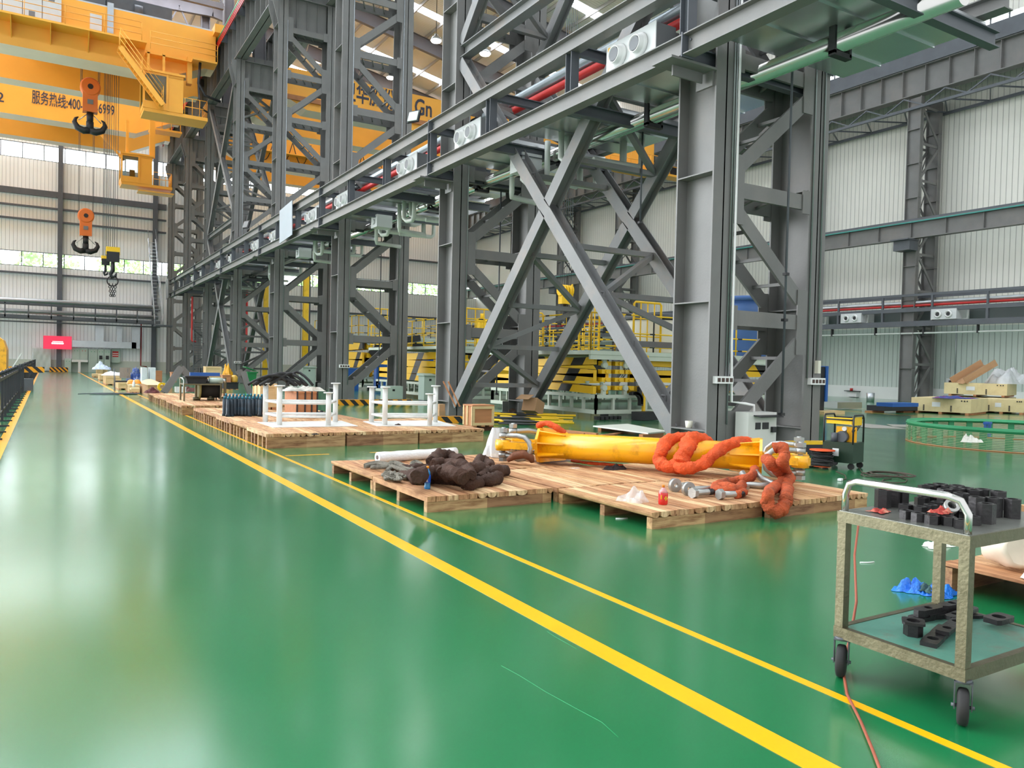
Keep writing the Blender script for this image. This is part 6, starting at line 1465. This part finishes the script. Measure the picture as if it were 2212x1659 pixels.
# ------------------------------------------------------------------ far right floor
def rcrate(label,px,D,z0,w,d,h,th,mk=True,m=PLY):
    c=PD(px,800,D); c=V((c.x,c.y,z0)); lx=CF*0
    fr=V((CR.x,CR.y,0)).normalized(); fd=V((CF.x,CF.y,0)).normalized()
    u=(-fr*math.cos(th)+fd*math.sin(th)); v=(fr*math.sin(th)+fd*math.cos(th))
    P4=[c,c+u*w,c+u*w+v*d,c+v*d]; t=thing('shipping_crate',label,'crate',tuple(c),'plywood shipping crates at the right wall')
    part('box_body',B().prism([p+UP*.08 for p in P4][::1],(0,0,0),(0,0,h-.08)),m,t)
    for f in (0.06,.5,.9): part('skid',B().bar(c+u*w*f+UP*.04,c+u*w*f+v*d+UP*.04,.12,.08),PLYD,t)
    n=u.cross(UP)
    if n.dot(CF)>0: n=-n
    if mk:
        b=B()
        for f in (.32,.78):
            for q in range(4): b.cb(c+u*w*f+n*.006+UP*(.14+q*.06),(.05,.03,.045),math.atan2(u.y,u.x)+.3)
        part('stencil_mark',b,BLK,t); part('paper_label',B().bar(c+u*w*.5+n*.01+UP*h*.6,c+u*w*.64+n*.01+UP*h*.6,.01,h*.3),PLAST,t); part('stencil_mark',B().cb(c+u*w*.06+n*.006+UP*h*.88,(.04,.03,.05),math.atan2(u.y,u.x)).cb(c+u*w*.1+n*.006+UP*h*.88,(.04,.03,.05),math.atan2(u.y,u.x)).cb(c+u*w*.15+n*.006+UP*h*.88,(.04,.03,.05),math.atan2(u.y,u.x)),BLK,t)
    return c,u,v
PLYL=mat('light_plywood',(228,208,158),.7,0,.05,1.5,dirt=(190,160,110),dscale=2,damt=.3)
c1,u1,v1=rcrate('front plywood crate with stencil marks and a blue strap heap on top',2100,30.2,0,2.15,2.9,.62,.75,m=PLYL)
c2,u2,v2=rcrate('upper plywood crate under the open carton and film bundle',2177,34.5,.62,2.5,2.9,.6,.7,m=PLYL)
rcrate('lower plywood crate under the upper one at the right wall',2177,34.7,0,2.5,2.9,.58,.7,m=PLYL)
rcrate('plywood crate partly cut by the right edge of the view',2215,31.8,0,1.6,2.5,.6,.7,m=PLYL)
P=c1+v1*.6+u1*.8; lump_=crumple((P.x,P.y,.63),(.9,.5,.12),71); solo('lifting_straps',lump_,mat('blue_red_straps',(60,80,150),.8,0,.3,6,dirt=(170,40,40),dscale=2.5,damt=1.0),'heap of blue and red lifting straps on the front plywood crate','straps')
P=c2+u2*1.4+v2*.5; t=thing('cardboard_box','open tilted brown carton on the upper plywood crate','box',(P.x,P.y,1.22)); R=Matrix.Rotation(-.55,3,'Y')
part('tray',B().cb((P.x,P.y,1.62),(1.7,.7,.03),-.5,R).cb((P.x-.05,P.y-.33,1.75),(1.7,.03,.3),-.5,R).cb((P.x-.0,P.y+.33,1.75),(1.7,.03,.3),-.5,R),CARD,t)
solo('film_bundle',crumple((P.x+1.5,P.y-.7,1.22),(1.0,.7,.9),72,24,24),MATS['milky_bag'],'big bundle of shiny plastic film on the upper crate','film bundle')
for k,(xl,xr,yb,yt,d,z0,m,lb) in enumerate(((1872,1985,888,877,1.2,.08,MATS['fence_black'],'lower dark blue steel section lying before the right wall'),(1893,1984,879,871,1.0,.34,BLU,'upper bright blue steel section on the dark one'),(1775,1862,882,869,1.5,.05,GALV,'stack of shiny metal strip before the right wall'))):
    q=fb(xl,xr,yb,yt,d,z0); solo('steel_section',B().box(*q),m,lb,'steel section')
for k,(xl,xr) in enumerate(((1868,1910),(1935,1982))): sbox('timber_bearer','timber under the blue steel sections, %s'%['left','right'][k],'timber',PLYD,xl,xr,891,888,1.0,0)
solo('paint_bucket',B().lathe(G(1880,868,0),[(.2,0),(.22,.5)],16),ALU,'grey paint bucket before the white wall plinth','bucket')
P=PX(1843,852,RW-.1); t=thing('wall_unit','small white wall unit with a red knob on the plinth','wall unit',tuple(P)); part('body',B().box(RW-.35,RW-.05,P.y-.4,P.y+.3,P.z-.15,P.z+.2),PLAST,t); part('cover',B().box(RW-.5,RW-.05,P.y-.5,P.y+.4,P.z+.2,P.z+.24),BLK,t); part('knob',B().cyl((RW-.3,P.y,P.z+.24),(RW-.3,P.y,P.z+.4),.09,10),REDT,t)
P=PX(2061,825,RW-.1); t=thing('wall_socket','white socket cover on the right wall with a conduit above','socket',tuple(P)); part('body',B().box(RW-.2,RW-.02,P.y-.5,P.y+.4,P.z-.2,P.z+.2),PLAST,t); part('window',B().box(RW-.22,RW-.2,P.y-.35,P.y+.25,P.z-.08,P.z+.08),mat_sock,t); part('conduit',B().tube([(RW-.06,P.y,P.z+.2),(RW-.06,P.y,5)],.03,6),ALU,t)
for k,(pts,lb) in enumerate((([(1790,914),(1880,925),(1958,927),(1905,919),(1850,914)],'flat grey steel plate on the right floor, left one'),([(1915,917),(1930,922),(2008,924),(1990,919)],'flat grey steel plate on the right floor, right one'))):
    solo('floor_plate',B().prism([G(x,y,.004) for x,y in pts],(0,0,0),(0,0,.012)),mat('dull_plate',(176,172,164),.5,.3,.08,1) if k==0 else MATS['dull_plate'],lb,'steel plate')
# green ring structure
cg=G(2175,975,0); cg=V((17.2,9.25,0)); rr=None
A=G(2034,965,0)
C=V((A.x+2.05,A.y-.35,0)); R_=2.08
t=thing('ring_frame','round green slatted ring frame lying on the floor at the right','ring frame',(C.x,C.y,0))
b=B()
def circ(r,z,n=72): return [(C.x+r*math.cos(2*math.pi*k/n),C.y+r*math.sin(2*math.pi*k/n),z) for k in range(n)]
b.ring((C.x,C.y,.42),(0,0,1),R_,R_-.22,.03,64); b.ring((C.x,C.y,.42),(0,0,1),R_-.02,R_-.05,.1,64); part('top_ring',b,GRN,t)
b=B()
for k in range(11): b.tube(circ(R_-.01,.02+.034*k),.007,5,True)
part('outer_wire',b,mat('pale_green_wire',(176,196,150),.45,.2,.08,2),t)
for k in range(28): a=2*math.pi*k/28; part('rib',B().cb((C.x+(R_-.07)*math.cos(a),C.y+(R_-.07)*math.sin(a),.2),(.04,.13,.4),a),GRN,t)
part('floor_hoop',B().ring((C.x,C.y,.01),(0,0,1),R_,R_-.12,.02,64),PLYD,t)
P=V((C.x-.75,C.y-.2,0)); solo('clamp',B().cb((P.x,P.y+.3,.5),(.3,.12,.05),.3).cb((P.x-.08,P.y+.3,.35),(.05,.05,.3),0).cb((P.x+.08,P.y+.3,.35),(.05,.05,.3),0),BLU,'blue clamp straddling the rim of the green ring frame','clamp')
lump('white_rag','white knotted rag on the rim of the green ring frame','rag',MATS['white_cloth'],2095,955,.35,.15,.12,.15,81)
